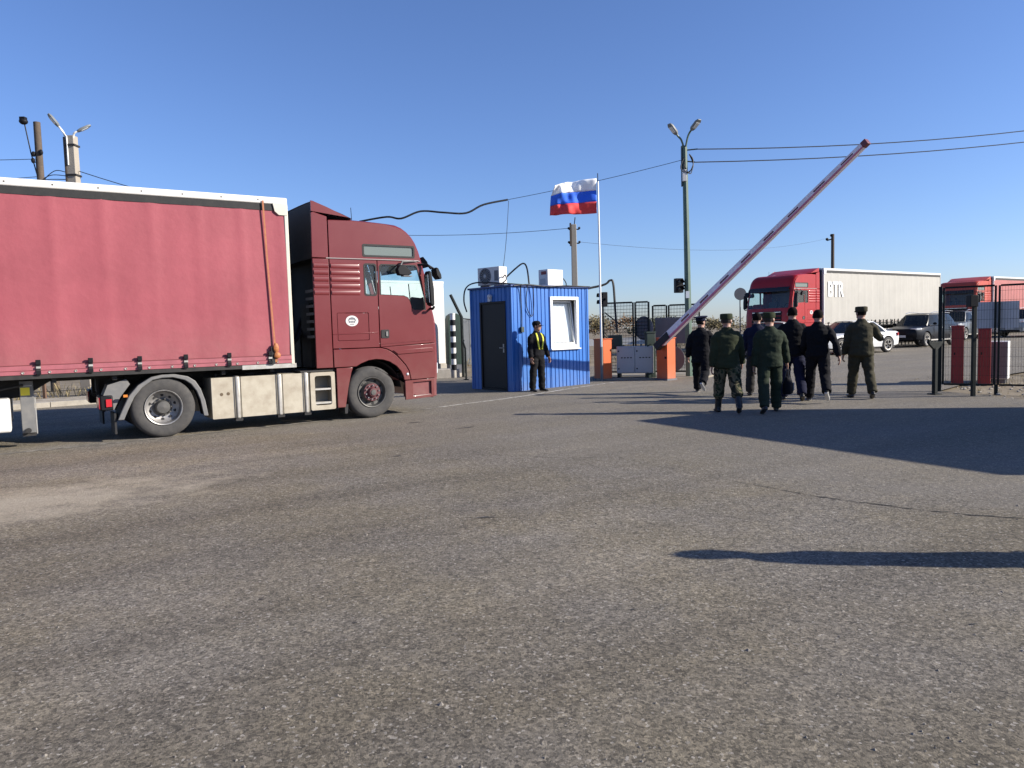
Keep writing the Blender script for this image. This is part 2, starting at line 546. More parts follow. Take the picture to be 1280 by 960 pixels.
    gr = rng(noise(60, 2), 0.3, 0.7, 0.55, 1.0)
    mu = nt.nodes.new('ShaderNodeMath'); mu.operation = 'MULTIPLY'
    lk(nt, sand, mu.inputs[0]); lk(nt, gr, mu.inputs[1])
    col = mix(mu.outputs[0], col, (0.44, 0.385, 0.295))
    lk(nt, col, b.inputs['Base Color'])
    bp = nt.nodes.new('ShaderNodeBump')
    bp.inputs['Strength'].default_value = 0.9; bp.inputs['Distance'].default_value = 0.012
    lk(nt, noise(85, 5, 0.75), bp.inputs['Height'])
    bp2 = nt.nodes.new('ShaderNodeBump')
    bp2.inputs['Strength'].default_value = 0.5; bp2.inputs['Distance'].default_value = 0.02
    lk(nt, noise(14, 5), bp2.inputs['Height']); lk(nt, bp.outputs['Normal'], bp2.inputs['Normal'])
    lk(nt, bp2.outputs['Normal'], b.inputs['Normal'])
    return m

dirt = ramp_mat('dry_steppe_ground', 0.9, [(0.3, (0.14, 0.11, 0.07)), (0.5, (0.20, 0.165, 0.115)), (0.7, (0.26, 0.215, 0.155))], detail=9, bump=(7, 0.6))
g = flat_sheet('ground', [(-4000, -200), (4000, -200), (4000, 6000), (-4000, 6000)], -0.05, dirt)
g['kind'] = 'structure'
asphalt = asphalt_material()
RD = Vector((0.82, 0.572, 0)).normalized()
KL = Vector((-11.4, 18.3, 0))
kerb0, kerb1 = KL - RD * 30, KL + RD * 11.6
road_poly = [(kerb0.x, kerb0.y), (-30, -25), (45, -25), (45, 4.0), (16, 12.6), (9.9, 14.1), (9.5, 16.5), (12.5, 19.5), (110, 92), (60, 92), (5.5, 30.5), (kerb1.x, kerb1.y)]
road = flat_sheet('road', road_poly, 0.0, asphalt)
road['kind'] = 'structure'
# white edge line, worn
pts = [(-9.5, 9.15), (-7.44, 10.69), (-5.73, 11.98), (-4.0, 13.45), (-2.3, 15.0), (-0.9, 16.6), (0.3, 17.9), (1.6, 19.6), (2.9, 21.1)]
line_m = ramp_mat('worn_line_paint', 9.0, [(0.36, (0.17, 0.15, 0.13)), (0.55, (0.46, 0.44, 0.39))], detail=8)
sp = smooth_path([(x, y, 0) for x, y in pts], 6)
rows = []; rows2 = []
faint_m = ramp_mat('faint_line_paint', 6.0, [(0.46, (0.155, 0.14, 0.118)), (0.66, (0.30, 0.28, 0.245))], detail=8)
for i, p in enumerate(sp):
    t = (sp[min(i + 1, len(sp) - 1)] - sp[max(i - 1, 0)]).normalized()
    n_ = Vector((-t.y, t.x, 0))
    w = 0.055
    q = [(p.x + n_.x * w, p.y + n_.y * w, gz(p.y) + 0.005), (p.x - n_.x * w, p.y - n_.y * w, gz(p.y) + 0.005)]
    if i <= 27:
        rows2.append(q)
    if i >= 27:
        rows.append(q)
MB().grid(rows).build('edge_line', line_m, road, smooth=None)
MB().grid(rows2).build('edge_line', faint_m, road, smooth=None, label='almost worn away edge line beside the lorry')
# cracks and stains
crack_m = mat('crack_dark', (0.028, 0.025, 0.022), 0.95)
def crack(pp, w):
    sp = smooth_path([(x, y, 0) for x, y in pp], 14)
    rows = []
    for i, p in enumerate(sp):
        ww = w * random.uniform(0.15, 1.0) * (0.3 + 0.7 * math.sin(math.pi * min(0.97, max(0.03, i / (len(sp) - 1)))))
        jx, jy = random.uniform(-.012, .012), random.uniform(-.02, .02)
        rows.append([(p.x + jx, p.y + ww + jy, gz(p.y) + 0.004), (p.x + jx, p.y - ww + jy, gz(p.y) + 0.004)])
    MB().grid(rows).build('crack', crack_m, road, smooth=None)
crack([(1.9, 7.9), (2.45, 7.15), (2.75, 6.7), (3.35, 6.15), (4.0, 5.75), (5.4, 5.2)], 0.022)
crack([(-0.6, 9.6), (0.6, 9.1), (1.3, 9.0), (1.9, 7.9)], 0.010)
stain_m = mat('oil_stain', (0.050, 0.045, 0.038), 0.7)
for (sx, sy, ra, rb, ang) in ((-0.25, 6.25, 0.13, 0.035, 5), (-1.5, 9.6, 0.10, 0.05, 25), (-0.75, 12.3, 0.24, 0.07, 40), (-1.75, 13.2, 0.2, 0.06, 30), (-1.0, 13.7, 0.12, 0.04, 35), (2.35, 3.75, 0.022, 0.015, 0), (-1.55, 4.4, 0.02, 0.014, 0), (-0.9, 4.0, 0.016, 0.012, 0), (0.65, 4.08, 0.028, 0.012, 10)):
    n = 30
    ring = []
    for k in range(n):
        a = 2 * math.pi * k / n
        rr = random.uniform(0.25, 1.15)
        x, y = ra * rr * math.cos(a), rb * rr * math.sin(a)
        ring.append((sx + x * math.cos(R(ang)) - y * math.sin(R(ang)), sy + x * math.sin(R(ang)) + y * math.cos(R(ang)), 0.0045))
    MB().add(ring, [tuple(range(n))]).build('stain', stain_m, road, smooth=None)
# loose stones on the road surface
st = MB()
for k in range(900):
    y = 2.2 + 11 * random.random() ** 1.6
    x = random.uniform(-0.75, 0.75) * y
    r = random.uniform(0.003, 0.008) * (1.6 if random.random() < 0.06 else 1)
    a = random.random() * 6.3
    vs = []
    for q in range(5):
        an = a + q * 1.257
        rr = r * random.uniform(0.7, 1.3)
        vs.append((x + rr * math.cos(an), y + rr * math.sin(an), gz(y) + 0.0005))
    vs.append((x, y, gz(y) + r * random.uniform(0.7, 1.2)))
    st.add(vs, [(0, 1, 5), (1, 2, 5), (2, 3, 5), (3, 4, 5), (4, 0, 5)])
st.build('loose_gravel', mat('gravel', (0.24, 0.215, 0.18), 0.9, var=(3, 0.8), col2=(0.10, 0.09, 0.08)), None, smooth=None,
         kind='stuff', label='small loose stones scattered over the grey asphalt', category='gravel')
# left kerb: single kerb stones, and a dusty pavement strip behind them
kn = Vector((-RD.y, RD.x, 0))
pv = flat_sheet('pavement', [(kerb0 + kn * .15).to_2d(), (kerb1 + kn * .15).to_2d(), (kerb1 + kn * 1.7).to_2d(), (kerb0 + kn * 1.7).to_2d()], 0.10,
                ramp_mat('dusty_pavement', 3.0, [(0.35, (0.26, 0.225, 0.175)), (0.65, (0.38, 0.335, 0.265))], detail=8, bump=(18, 0.4)), thick=0.2)
pv['kind'] = 'structure'
kb = bpy.data.objects.new('kerb', None); C.objects.link(kb); kb['kind'] = 'structure'
km = MB().box((0.008, 0, -0.2), (0.992, 0.148, 0.13)).mesh('kerb_stone'); km.materials.append(kerb_m)
for i in range(12, 42):
    p = kerb0 + RD * i
    k = bpy.data.objects.new('kerb_stone', km); C.objects.link(k); k.parent = kb
    k.location = (p.x, p.y, gz(p.y) + random.uniform(-.008, .008))
    k.rotation_euler = (0, 0, math.atan2(RD.y, RD.x) + random.uniform(-.006, .006))

# ---------------------------------------------------------------- lorries
def lathe_open(prof, n=36, c=(0, 0, 0)):
    rs = [[(c[0] + r * math.cos(2 * math.pi * k / n), c[1] + h, c[2] + r * math.sin(2 * math.pi * k / n)) for k in range(n)] for (h, r) in prof]
    return rs
def flipy(mb, s, W):
    if s:
        mb.v = [(x, W - y, z) for x, y, z in mb.v]
    return mb
TYRE_P = [(0.035, .285), (0.012, .30), (0.0, .34), (-0.002, .40), (0.006, .445), (0.03, .478), (0.055, .490), (0.06, .482), (0.075, .482), (0.08, .492), (.115, .494), (.12, .484), (.135, .484), (.14, .494), (.18, .494), (.185, .484), (.2, .484), (.205, .492), (.235, .49), (.26, .478), (.288, .44), (.3, .36), (.28, .285)]
def truck_wheel(parent, x, y, s, W, kind, hubmat, rr=0.492, flange=None):
    c = (x, y, rr)
    w = flipy(MB().rings(lathe_open(TYRE_P, 40, c), cap=False), s, W).build('wheel', tyre_m, parent, smooth=30)
    if kind == 'front':
        prof = [(0.03, .287), (0.0, .292), (-.006, .286), (0.0, .272), (0.03, .262), (0.085, .25), (0.09, .20), (0.04, .175), (0.012, .17)]
    else:
        prof = [(0.03, .287), (0.0, .292), (-.006, .286), (0.0, .272), (0.03, .262), (.10, .25), (.125, .22), (.15, .18), (.155, .12)]
    flipy(MB().rings(lathe_open(prof, 36, c), cap=False), s, W).build('rim', steel_m if kind == 'rear' else darksteel, w, smooth=40)
    if kind == 'front':
        MB_ = MB().rings(lathe_open([(0.012, .172), (0.004, .165), (0.004, .10), (-0.03, .092), (-0.06, .075), (-.062, .055)], 28, c), cap=False)
        flipy(MB_, s, W).build('hub', hubmat, w, smooth=30)
        flipy(MB().lathe([(-.05, .056), (-.075, .05), (-.078, .0)], 'Y', 20, c), s, W).build('hub_cap', darksteel, w)
        nb = MB(); hb = MB()
        for k in range(10):
            a = 2 * math.pi * k / 10 + .2
            px, pz = x + .132 * math.cos(a), rr + .132 * math.sin(a)
            nb.cyl((px, y + .008, pz), (px, y - .03, pz), .015, 6)
            a += .3
            px, pz = x + .222 * math.cos(a), rr + .222 * math.sin(a)
            hb.cyl((px, y + .084, pz), (px, y + .0795, pz), .026, 10)
        flipy(nb, s, W).build('wheel_nuts', chrome, w, kind='stuff')
        flipy(hb, s, W).build('hand_holes', black, w, kind='stuff')
    else:
        flipy(MB().rings(lathe_open([(.156, .165), (.15, .15), (.15, .115), (.05, .108), (.03, .095), (.025, .04), (.02, 0.001)], 28, c), cap=False), s, W).build('hub', hubmat, w, smooth=30)
        nb = MB(); hb = MB()
        for k in range(10):
            a = 2 * math.pi * k / 10
            px, pz = x + .137 * math.cos(a), rr + .137 * math.sin(a)
            nb.cyl((px, y + .152, pz), (px, y + .11, pz), .014, 6)
            a += .3
            px, pz = x + .20 * math.cos(a), rr + .20 * math.sin(a)
            hb.cyl((px, y + .15, pz), (px, y + .128, pz), .024, 10)
        flipy(nb, s, W).build('wheel_nuts', darksteel, w, kind='stuff')
        flipy(hb, s, W).build('hand_holes', black, w, kind='stuff')
        flipy(MB().rings(lathe_open(TYRE_P, 28, (x, y + .34, rr)), cap=False), s, W).build('inner_tyre', tyre_m, w, smooth=30)

CAB_P = [(1.08, 0.95), (1.08, 3.66), (1.12, 3.735), (1.5, 3.745), (1.9, 3.735), (2.27, 3.715), (2.45, 3.70), (2.58, 3.655), (2.69, 3.585), (2.80, 3.48), (2.88, 3.36), (2.95, 3.20), (3.01, 2.99),
         (3.06, 2.80), (3.12, 2.55), (3.165, 2.30), (3.205, 2.10), (3.24, 1.95), (3.27, 1.78), (3.285, 1.42), (3.29, 1.10), (3.275, 0.70), (3.22, 0.36), (3.10, 0.30), (1.9, 0.95)]
def build_tractor(label, loc, th, paint, plastic, hubmat, group=None, fine=True, wheelcol=True):
    W = 2.5
    t = thing('tractor_unit', label, 'truck', loc, R(th), group)
    ys = [0.03, 0.045, 0.075, 0.12, 0.18, 0.28, 0.5, 0.9, 1.25]
    ys = ys + [W - y for y in reversed(ys[:-1])]
    nP = len(CAB_P)
    nor = []
    for i in range(nP):
        a, b = CAB_P[max(i - 1, 0)], CAB_P[min(i + 1, nP - 1)]
        dx, dz = b[0] - a[0], b[1] - a[1]
        l = math.hypot(dx, dz) or 1
        nor.append((-dz / l, dx / l))
    def pt(i, y):
        q = min(y, W - y)
        x, z = CAB_P[i]
        if q < .28 and 2 <= i <= 22:
            k = (.28 - q) / .25
            rad = .09
            e = rad * (1 - math.sqrt(max(0, 1 - k * k)))
            ox, oz = nor[i]
            x -= ox * e; z -= oz * e
        return (x, y, z)
    shell = MB(); ws_ = MB(); low = MB()
    i0, i1 = 12, 16
    wc = [j for j, y in enumerate(ys) if .11 < y < W - .11]
    j0, j1 = wc[0], wc[-1]
    for i in range(nP - 1):
        for j in range(len(ys) - 1):
            q = [pt(i, ys[j]), pt(i, ys[j + 1]), pt(i + 1, ys[j + 1]), pt(i + 1, ys[j])]
            tgt = shell
            if i0 <= i < i1 and j0 <= j < j1:
                tgt = ws_
            elif i >= 21:
                tgt = low
            tgt.add(q, [(0, 1, 2, 3)])
    def weld(mb):
        me = mb.mesh('x'); bm = bmesh.new(); bm.from_mesh(me); bmesh.ops.remove_doubles(bm, verts=bm.verts, dist=1e-4)
        bmesh.ops.recalc_face_normals(bm, faces=bm.faces)
        r = MB(); bm.verts.ensure_lookup_table()
        r.v = [tuple(v.co) for v in bm.verts]; r.f = [tuple(v.index for v in f.verts) for f in bm.faces]
        bm.free(); bpy.data.meshes.remove(me)
        return r
    weld(shell).build('cab_shell', paint, t, smooth=50)
    weld(ws_).build('windscreen', glass_mat('windscreen_glass', (0.86, 0.95, 0.95), 0.03), t, smooth=50)
    weld(low).build('lower_bumper', plastic, t, smooth=50)
    MB().box((1.055, .04, 1.0), (1.072, W - .04, 3.6)).build('cab_back', black, t)  # black slab added so the gap behind the cab stays dark
    MB().box((1.085, .06, 1.1), (1.12, W - .06, 3.6)).build('cab_lining', mat('cab_lining_grey', (.16, .16, .17), .9), t)
    # inside
    for yy in (.55, 1.95):
        sm = MB().box((1.75, yy - .25, 1.75), (2.25, yy + .25, 1.95))
        sm.slab([(1.65, 1.9), (1.83, 1.9), (1.72, 2.45), (1.56, 2.45)], yy - .24, yy + .24)
        sm.box((1.54, yy - .14, 2.46), (1.66, yy + .14, 2.62))
        sm.build('seat', mat('seat_fabric', (.05, .05, .055), .95), t, bev=.03)
    MB().slab([(2.72, 1.4), (2.75, 2.06), (2.9, 2.14), (3.1, 2.04), (3.1, 1.4)], .1, W - .1).build('dashboard', black_p, t, bev=.02)
    MB().tube([(2.5 + .16 * math.cos(a) * .45, 1.95 + .21 * math.sin(a), 2.12 + .2 * math.cos(a)) for a in [2 * math.pi * k / 20 for k in range(21)]], .014, 6, cap=False).build('steering_wheel', black_p, t)
    # sides
    upper = [(1.065, 3.005), (1.065, 3.685), (1.5, 3.70), (2.2, 3.67), (2.42, 3.625), (2.57, 3.57), (2.71, 3.45), (2.80, 3.32), (2.86, 3.15), (2.91, 3.005)]
    hw = rrect(1.73, 3.065, 2.775, 3.265, .03)
    sl = [(1.065, 1.345), (1.065, 2.992), (1.99, 2.992), (1.99, 1.345)]
    rw = rrect(1.735, 2.33, 1.965, 2.91, .05)
    hatch = rrect(1.165, 1.485, 1.785, 2.0, .02)
    door = [(2.005, 1.345), (2.005, 2.992), (2.915, 2.992), (2.965, 2.78), (3.03, 2.52), (3.075, 2.28), (3.11, 2.08), (3.145, 1.9), (3.17, 1.76), (3.18, 1.40)]
    dw = [(2.05, 2.345), (2.05, 2.86), (2.09, 2.905), (2.79, 2.905), (2.83, 2.87), (2.975, 2.29), (2.985, 2.06), (2.74, 2.06), (2.70, 2.09), (2.655, 2.24), (2.62, 2.29), (2.53, 2.325)]
    lowb = [(1.065, 1.0), (1.065, 1.33), (2.0, 1.33), (2.12, 1.30), (2.22, 1.25), (2.33, 1.165), (2.43, 1.06), (2.51, .97), (2.575, .86), (2.61, .69), (2.475, .69), (2.46, .76), (2.41, .87), (2.32, .97), (2.18, 1.06), (2.04, 1.105), (1.9, 1.12), (1.75, 1.105), (1.6, 1.055), (1.5, 1.0)]
    front = [(2.02, 1.342), (3.18, 1.385), (3.185, 1.05), (3.17, .70), (2.625, .69), (2.59, .868), (2.525, .978), (2.445, 1.07), (2.345, 1.177), (2.23, 1.263), (2.125, 1.315)]
    ext_u = [(.74, 3.0), (.755, 3.80), (.80, 3.815), (1.045, 3.745), (1.045, 3.0)]
    ext_l = [(.735, 1.0), (.745, 2.985), (1.045, 2.985), (1.05, 1.0)]
    step = [(2.49, .30), (2.49, .672), (3.13, .685), (3.12, .32)]
    stephole = [(2.66, .36), (2.66, .63), (3.06, .64), (3.06, .37)]
    for s in (0, 1):
        def P(mb, name, m, par=t, **k):
            return flipy(mb, s, W).build(name, m, par, **k)
        up_ = P(MB().slab(upper, 0, .03, [hw]), 'upper_side_panel', paint, bev=.006)
        P(MB().slab(hw, .014, .02), 'pane', glass_mat('high_window_glass', (.36, .42, .38), .85), up_)
        P(MB().slab(rrect(1.71, 3.045, 2.795, 3.285, .035), -.004, .003, [rrect(1.745, 3.08, 2.76, 3.25, .03)]), 'window_seal', black, up_)
        sp_ = P(MB().slab(sl, 0, .03, [rw, hatch]), 'sleeper_side_panel', paint, bev=.006)
        P(MB().slab(rrect(1.745, 2.34, 1.955, 2.90, .045), .014, .02), 'pane', glass_t, sp_)
        P(MB().slab(rrect(1.72, 2.315, 1.98, 2.925, .05), -.004, .003, [rrect(1.75, 2.345, 1.95, 2.895, .04)]), 'window_seal', black, sp_)
        for k in range(5):
            z = 2.86 - k * .122
            P(MB().rings([[(1.085 if e == 0 else (1.60 if e == 1 else 1.64), -.014 * math.sin(a) * (1 if e < 2 else .1), z + .046 * math.cos(a)) for a in [math.pi * q / 8 for q in range(9)]] for e in (0, 1, 2)], cap=False), 'air_rib', paint, sp_)
        h = P(MB().slab(rrect(1.172, 1.492, 1.778, 1.993, .02), .002, .03), 'locker_hatch', paint, bev=.004)
        # oval sticker with a grey winged mark
        em = MB().lathe([(-.004, .001), (-.004, .098), (0.001, .10)], 'Y', 28, (1.45, 0, 1.85))
        em.v = [(1.45 + (x - 1.45) * 1.25, y, z) for x, y, z in em.v]
        P(em, 'emblem', white_p, h)
        mk = MB().slab([(1.395, 1.845), (1.415, 1.885), (1.45, 1.895), (1.485, 1.885), (1.505, 1.845), (1.475, 1.865), (1.425, 1.865)], -.007, -.003)
        for k in range(4):
            mk.box((1.41 + k * .021, -.007, 1.828), (1.425 + k * .021, -.003, 1.852))
        mk.box((1.425, -.007, 1.808), (1.475, -.003, 1.816))
        mk.v = [(1.45 + (x - 1.45) * 1.6, y, 1.85 + (z - 1.85) * 1.6) for x, y, z in mk.v]
        P(mk, 'emblem_mark', plate_m, h)
        P(MB().slab([(1.075, 1.60), (1.075, 1.615), (1.98, 1.635), (1.98, 1.615)], -.006, .002), 'swage', paint, sp_, bev=.004)
        d = P(MB().slab(door, 0, .03, [dw]), 'door', paint, bev=.006)
        P(MB().slab([(x * .985 + .038, z * .985 + .037) for x, z in dw], .014, .02), 'pane', glass_t, d)
        cx = sum(p[0] for p in dw) / len(dw); cz = sum(p[1] for p in dw) / len(dw)
        big = [(cx + (x - cx) * 1.035, cz + (z - cz) * 1.035) for x, z in dw]
        sma = [(cx + (x - cx) * .985, cz + (z - cz) * .98) for x, z in dw]
        P(MB().slab(big, -.004, .004, [sma]), 'window_seal', black, d)
        P(MB().slab([(2.70, 2.075), (2.66, 2.25), (2.70, 2.30), (2.90, 2.28), (2.96, 2.30), (2.98, 2.075)], .006, .012), 'corner_blank', black, d)
        P(MB().slab(rrect(2.03, 1.515, 2.19, 1.675, .02), -.012, .004), 'handle', black, d)
        P(MB().slab(rrect(2.12, 1.55, 2.16, 1.64, .012), -.026, -.01), 'handle_grip', grey_p, d)
        P(MB().slab([(2.03, 1.405), (2.03, 1.40), (3.11, 1.45), (3.11, 1.47)], -.008, .002), 'door_swage', paint, d)
        P(MB().slab(lowb, -.012, .03), 'wheel_arch_panel', paint, bev=.008)
        f = P(MB().slab(front, -.004, .03), 'front_corner_panel', paint, bev=.008)
        P(MB().slab([(2.25, 1.275), (3.12, 1.31), (3.12, 1.22), (2.36, 1.19)], -.02, .0), 'swage', paint, f, bev=.012)
        P(MB().ball((2.545, -.012, .80), (.028, .02, .028)), 'side_lamp', lampwht, f)
        P(MB().slab(ext_u, -.006, .035), 'air_deflector', paint, bev=.008)
        e = P(MB().slab(ext_l, -.006, .035), 'air_deflector', paint, bev=.008)
        for k in range(5):
            z = 2.86 - k * .122
            P(MB().rings([[(xx, -.006 - .013 * math.sin(a), z + .046 * math.cos(a)) for a in [math.pi * q / 8 for q in range(9)]] for xx in (.76, 1.03)], cap=False), 'air_rib', paint, e)
        P(MB().tube([(1.0, -.008, 2.998), (2.0, -.012, 3.0), (2.85, -.012, 3.0), (2.9, -.004, 2.99)], .010, 8), 'rain_gutter', mat('gutter_grey', (.30, .26, .25), .4), up_)
        sb = P(MB().slab(step, -.01, .03, [stephole]), 'step_panel', paint, bev=.006)
        P(MB().box((2.62, .03, .33), (3.09, .35, .66)).box((2.70, -.002, .37), (3.04, .3, .39)), 'step_well', maroon_d if plastic is maroon_d else black_p, sb)
        P(MB().box((2.655, -.004, .352), (3.065, .2, .372)), 'tread', alu, sb)
        P(MB().slab([(3.105, .33), (3.11, 1.40), (3.16, 1.84), (3.185, 1.82), (3.20, 1.40), (3.205, 1.0), (3.19, .33)], .02, .10), 'bumper_corner', plastic, bev=.01)
        P(MB().slab([(1.11, .25), (1.11, .985), (1.435, .985), (1.40, .90), (1.33, .62), (1.26, .25)], .0, .05), 'mudguard_panel', paint, bev=.008)
        P(MB().slab([(1.25, .13), (1.25, .3), (1.32, .3), (1.30, .13)], .02, .34), 'mud_flap', black)
        # dark wheel arch
        arch = MB()
        arc = [(1.81 + .61 * math.cos(R(a)), .5 + .60 * math.sin(R(a))) for a in range(5, 176, 10)]
        arch.grid([[(x, .03, z), (x, .75, z)] for x, z in arc])
        arch.slab(circ(1.81, .5, .61, 20, 5, 175), .72, .75)
        P(arch, 'arch_liner', black)
        # mirrors
        mr = P(MB().slab([(2.97, 2.14), (2.94, 2.74), (2.97, 2.80), (3.02, 2.78), (3.07, 2.45), (3.07, 2.14), (3.04, 2.10)], -.26, -.08), 'mirror', black_p, bev=.03)
        P(MB().slab([(2.955, 2.18), (2.935, 2.72), (2.94, 2.72), (2.962, 2.18)], -.25, -.09), 'mirror_glass', chrome, mr)
        P(MB().tube([(2.85, .02, 2.93), (3.02, -.1, 2.92), (3.06, -.16, 2.84)], .022, 6), 'mirror_arm', black_p, mr)
        P(MB().tube([(3.10, .04, 2.08), (3.1, -.1, 2.06), (3.1, -.16, 2.10)], .025, 6), 'mirror_arm', black_p, mr)
        km_ = P(MB().slab([(2.30, 2.80), (2.33, 2.70), (2.52, 2.68), (2.62, 2.74), (2.50, 2.87), (2.36, 2.9)], -.24, -.12), 'kerb_mirror', black_p, bev=.02)
        P(MB().tube([(2.40, -.16, 2.86), (2.5, -.06, 2.97), (2.75, -.03, 2.99), (2.85, .02, 2.98)], .016, 6).box((2.42, -.26, 2.675), (2.60, -.14, 2.69)), 'kerb_mirror_arm', grey_p, km_)
    fm = MB().slab([(3.33, 2.74), (3.31, 2.85), (3.33, 2.90), (3.37, 2.88), (3.43, 2.76), (3.44, 2.68), (3.40, 2.66)], .10, .32)
    fm.tube([(2.95, .2, 2.98), (3.15, .18, 2.96), (3.36, .18, 2.85)], .02, 6)
    fm.build('front_mirror', black_p, t, bev=.02)
    # roof deflector
    rows = []
    for (x, z) in ((1.52, 3.76), (1.35, 3.83), (1.15, 3.90), (.95, 3.97), (.775, 4.02)):
        rows.append([(x + .35 * (1 - ((y - 1.25) / 1.25) ** 2) * (x - .775), y, z - .02 * ((y - 1.25) / 1.25) ** 4) for y in [.02, .1, .3, .7, 1.25, 1.8, 2.2, 2.4, 2.48]])
    rd = MB().grid(rows)
    rd.slab([(.765, 3.83), (.765, 4.015), (.80, 4.012), (1.06, 3.92), (1.28, 3.83), (1.48, 3.755)], .01, .035)
    rd.slab([(.765, 3.83), (.765, 4.015), (.80, 4.012), (1.06, 3.92), (1.28, 3.83), (1.48, 3.755)], 2.465, 2.49)
    rd.build('roof_deflector', paint, t, smooth=40)
    MB().grid([[(.78, y, z) for y in (.05, .6, 1.25, 1.9, 2.45)] for z in (3.0, 4.0)]).build('deflector_back', black, t)
    # sun visor and front details
    vis = MB().grid([[(3.07 + .10 * (1 - ((y - 1.25) / 1.15) ** 2) + dx, y, z) for y in [.12 + 2.26 * k / 10 for k in range(11)]] for dx, z in ((-.03, 3.10), (.06, 3.0), (.08, 2.90))])
    vis.build('sun_visor', glass_mat('visor_smoke', (.05, .05, .055), .8), t)
    def fx(z):
        for a, b in zip(CAB_P[12:], CAB_P[13:]):
            if b[1] <= z <= a[1]:
                return a[0] + (b[0] - a[0]) * (a[1] - z) / (a[1] - b[1])
        return 3.25
    gr = MB()
    gr.slab([(fx(1.95) + .004, 1.95), (3.30, 1.75), (3.31, 1.42), (3.31, 1.08), (3.2, 1.08), (3.2, 1.95)], .42, 2.08)
    gr.build('grille', black_p, t, bev=.02)
    for z in (1.90, 1.72, 1.55, 1.38, 1.22):
        MB().box((3.27, .45, z - .018), (3.335 if z < 1.9 else 3.31, 2.05, z + .018)).build('grille_bar', chrome if z > 1.85 else plastic, t, bev=.006)
    for yy in (.14, 1.86):
        hl = MB().slab([(3.1, .78), (3.1, 1.0), (3.27, 1.02), (3.305, .98), (3.305, .80), (3.29, .76)], yy, yy + .50).build('headlight', lampwht, t, bev=.02)
    MB().box((3.26, .98, .62), (3.30, 1.52, .74)).build('number_plate', white_p, t)
    MB().box((3.2, .7, .42), (3.283, 1.8, .6)).build('lower_intake', black, t, bev=.01)
    for yy in (.35, 1.25, 2.15):
        MB().tube([(3.19, yy, 2.13), (3.17, yy - .25, 2.2), (3.10, yy - .32, 2.62)], .012, 5).build('wiper', black_p, t)
    # chassis
    fr = MB()
    for yy in (.80, 1.62):
        fr.box((-2.72, yy, .70), (2.7, yy + .08, .98))
    for x in (-2.68, -2.2, -1.2, 0, 1.0, 2.5):
        fr.box((x, .8, .74), (x + .09, 1.7, .94))
    fr.box((-2.1, .78, .98), (-1.3, 1.72, 1.04))
    fr.box((-2.3, .70, .94), (-1.2, .80, 1.10)).box((-2.3, 1.70, .94), (-1.2, 1.80, 1.10))
    fr.build('chassis_frame', chassis_m, t)
    MB().slab([(-2.55, 1.06), (-1.3, 1.06), (-1.1, 1.12), (-1.9, 1.13), (-2.5, 1.0)], .75, 1.75).build('fifth_wheel', chassis_m, t)
    MB().cyl((-1.84, .2, .49), (-1.84, 2.3, .49), .09, 10).ball((-1.84, 1.25, .5), (.26, .2, .26)).cyl((1.81, .2, .46), (1.81, 2.3, .46), .06, 10).build('axles', chassis_m, t)
    MB().box((1.35, .85, .55), (2.6, 1.65, 1.15)).box((.4, .9, .4), (1.4, 1.6, .85)).build('engine', chassis_m, t)
    back = MB().cyl((.93, .28, 1.0), (.93, .28, 3.2), .10, 12).box((.82, .5, 1.0), (1.05, 1.0, 2.2)).box((.85, 1.2, 1.0), (1.06, 2.2, 1.7))
    back.build('rear_wall_equipment', chassis_m, t)
    for k in range(4):
        MB().tube(smooth_path([(1.0, 1.0 + k * .12, 2.1), (.75, 1.0 + k * .1, 1.55), (.55, 1.0 + k * .1, 1.45), (.33, 1.05 + k * .1, 1.75)], 5), .02, 6).build('coiled_hose', mat('hose_blue', (.02, .025, .05), .5) if k % 2 else cable_m, t)
    lv = MB()
    for k in range(7):
        z = 1.55 + k * .14
        lv.box((.76, .12, z), (.80, .5, z + .05))
    lv.build('intake_louvres', plate_m, t)
    for s in (0, 1):
        def P(mb, name, m, par=t, **k):
            return flipy(mb, s, W).build(name, m, par, **k)
        truck_wheel(t, 1.81, .03, s, W, 'front', hubmat)
        truck_wheel(t, -1.84, .02, s, W, 'rear', darksteel)
        # rear mudguard
        outer = [(-2.52, .34), (-2.44, .52), (-2.34, .72), (-2.20, .88), (-2.0, 1.0), (-1.84, 1.03), (-1.66, 1.03), (-1.45, .98), (-1.34, .90), (-1.26, .76), (-1.20, .56), (-1.16, .30)]
        inner = [(-1.23, .30), (-1.27, .55), (-1.33, .73), (-1.41, .85), (-1.50, .92), (-1.68, .975), (-1.84, .975), (-1.98, .95), (-2.14, .84), (-2.26, .70), (-2.36, .50), (-2.43, .34)]
        P(MB().slab(outer + inner, -.005, .05), 'mudguard', grey_p, bev=.012)
        P(MB().grid([[(x, .04, z), (x, .64, z)] for x, z in outer]).grid([[(x, .04, z - .01), (x, .64, z - .01)] for x, z in outer]), 'mudguard_top', black)
        P(MB().box((-2.56, .05, .12), (-2.53, .6, .45)), 'mud_flap', black)
        rl = P(MB().box((-2.74, .08, .50), (-2.56, .50, .74)), 'lamp_housing', black_p, bev=.02)
        P(MB().box((-2.66, .06, .56), (-2.58, .085, .68)).box((-2.755, .1, .53), (-2.735, .46, .71)), 'tail_lamp', lampred, rl)
        P(MB().box((-2.42, -.012, .70), (-2.36, .02, .74)), 'side_lamp', lampamb)
        P(MB().slab([(-2.72, .66), (-2.62, .9), (-2.35, .98), (-2.3, .9), (-2.45, .7), (-2.55, .5)], .12, .5), 'tail_bracket', grey_p)
        # tank and step box
        tk = MB().slab(rrect(-1.09, .225, .60, .925, .015, 2), .03, .68)
        tko = P(tk, 'fuel_tank', tank_m if s == 0 else alu)
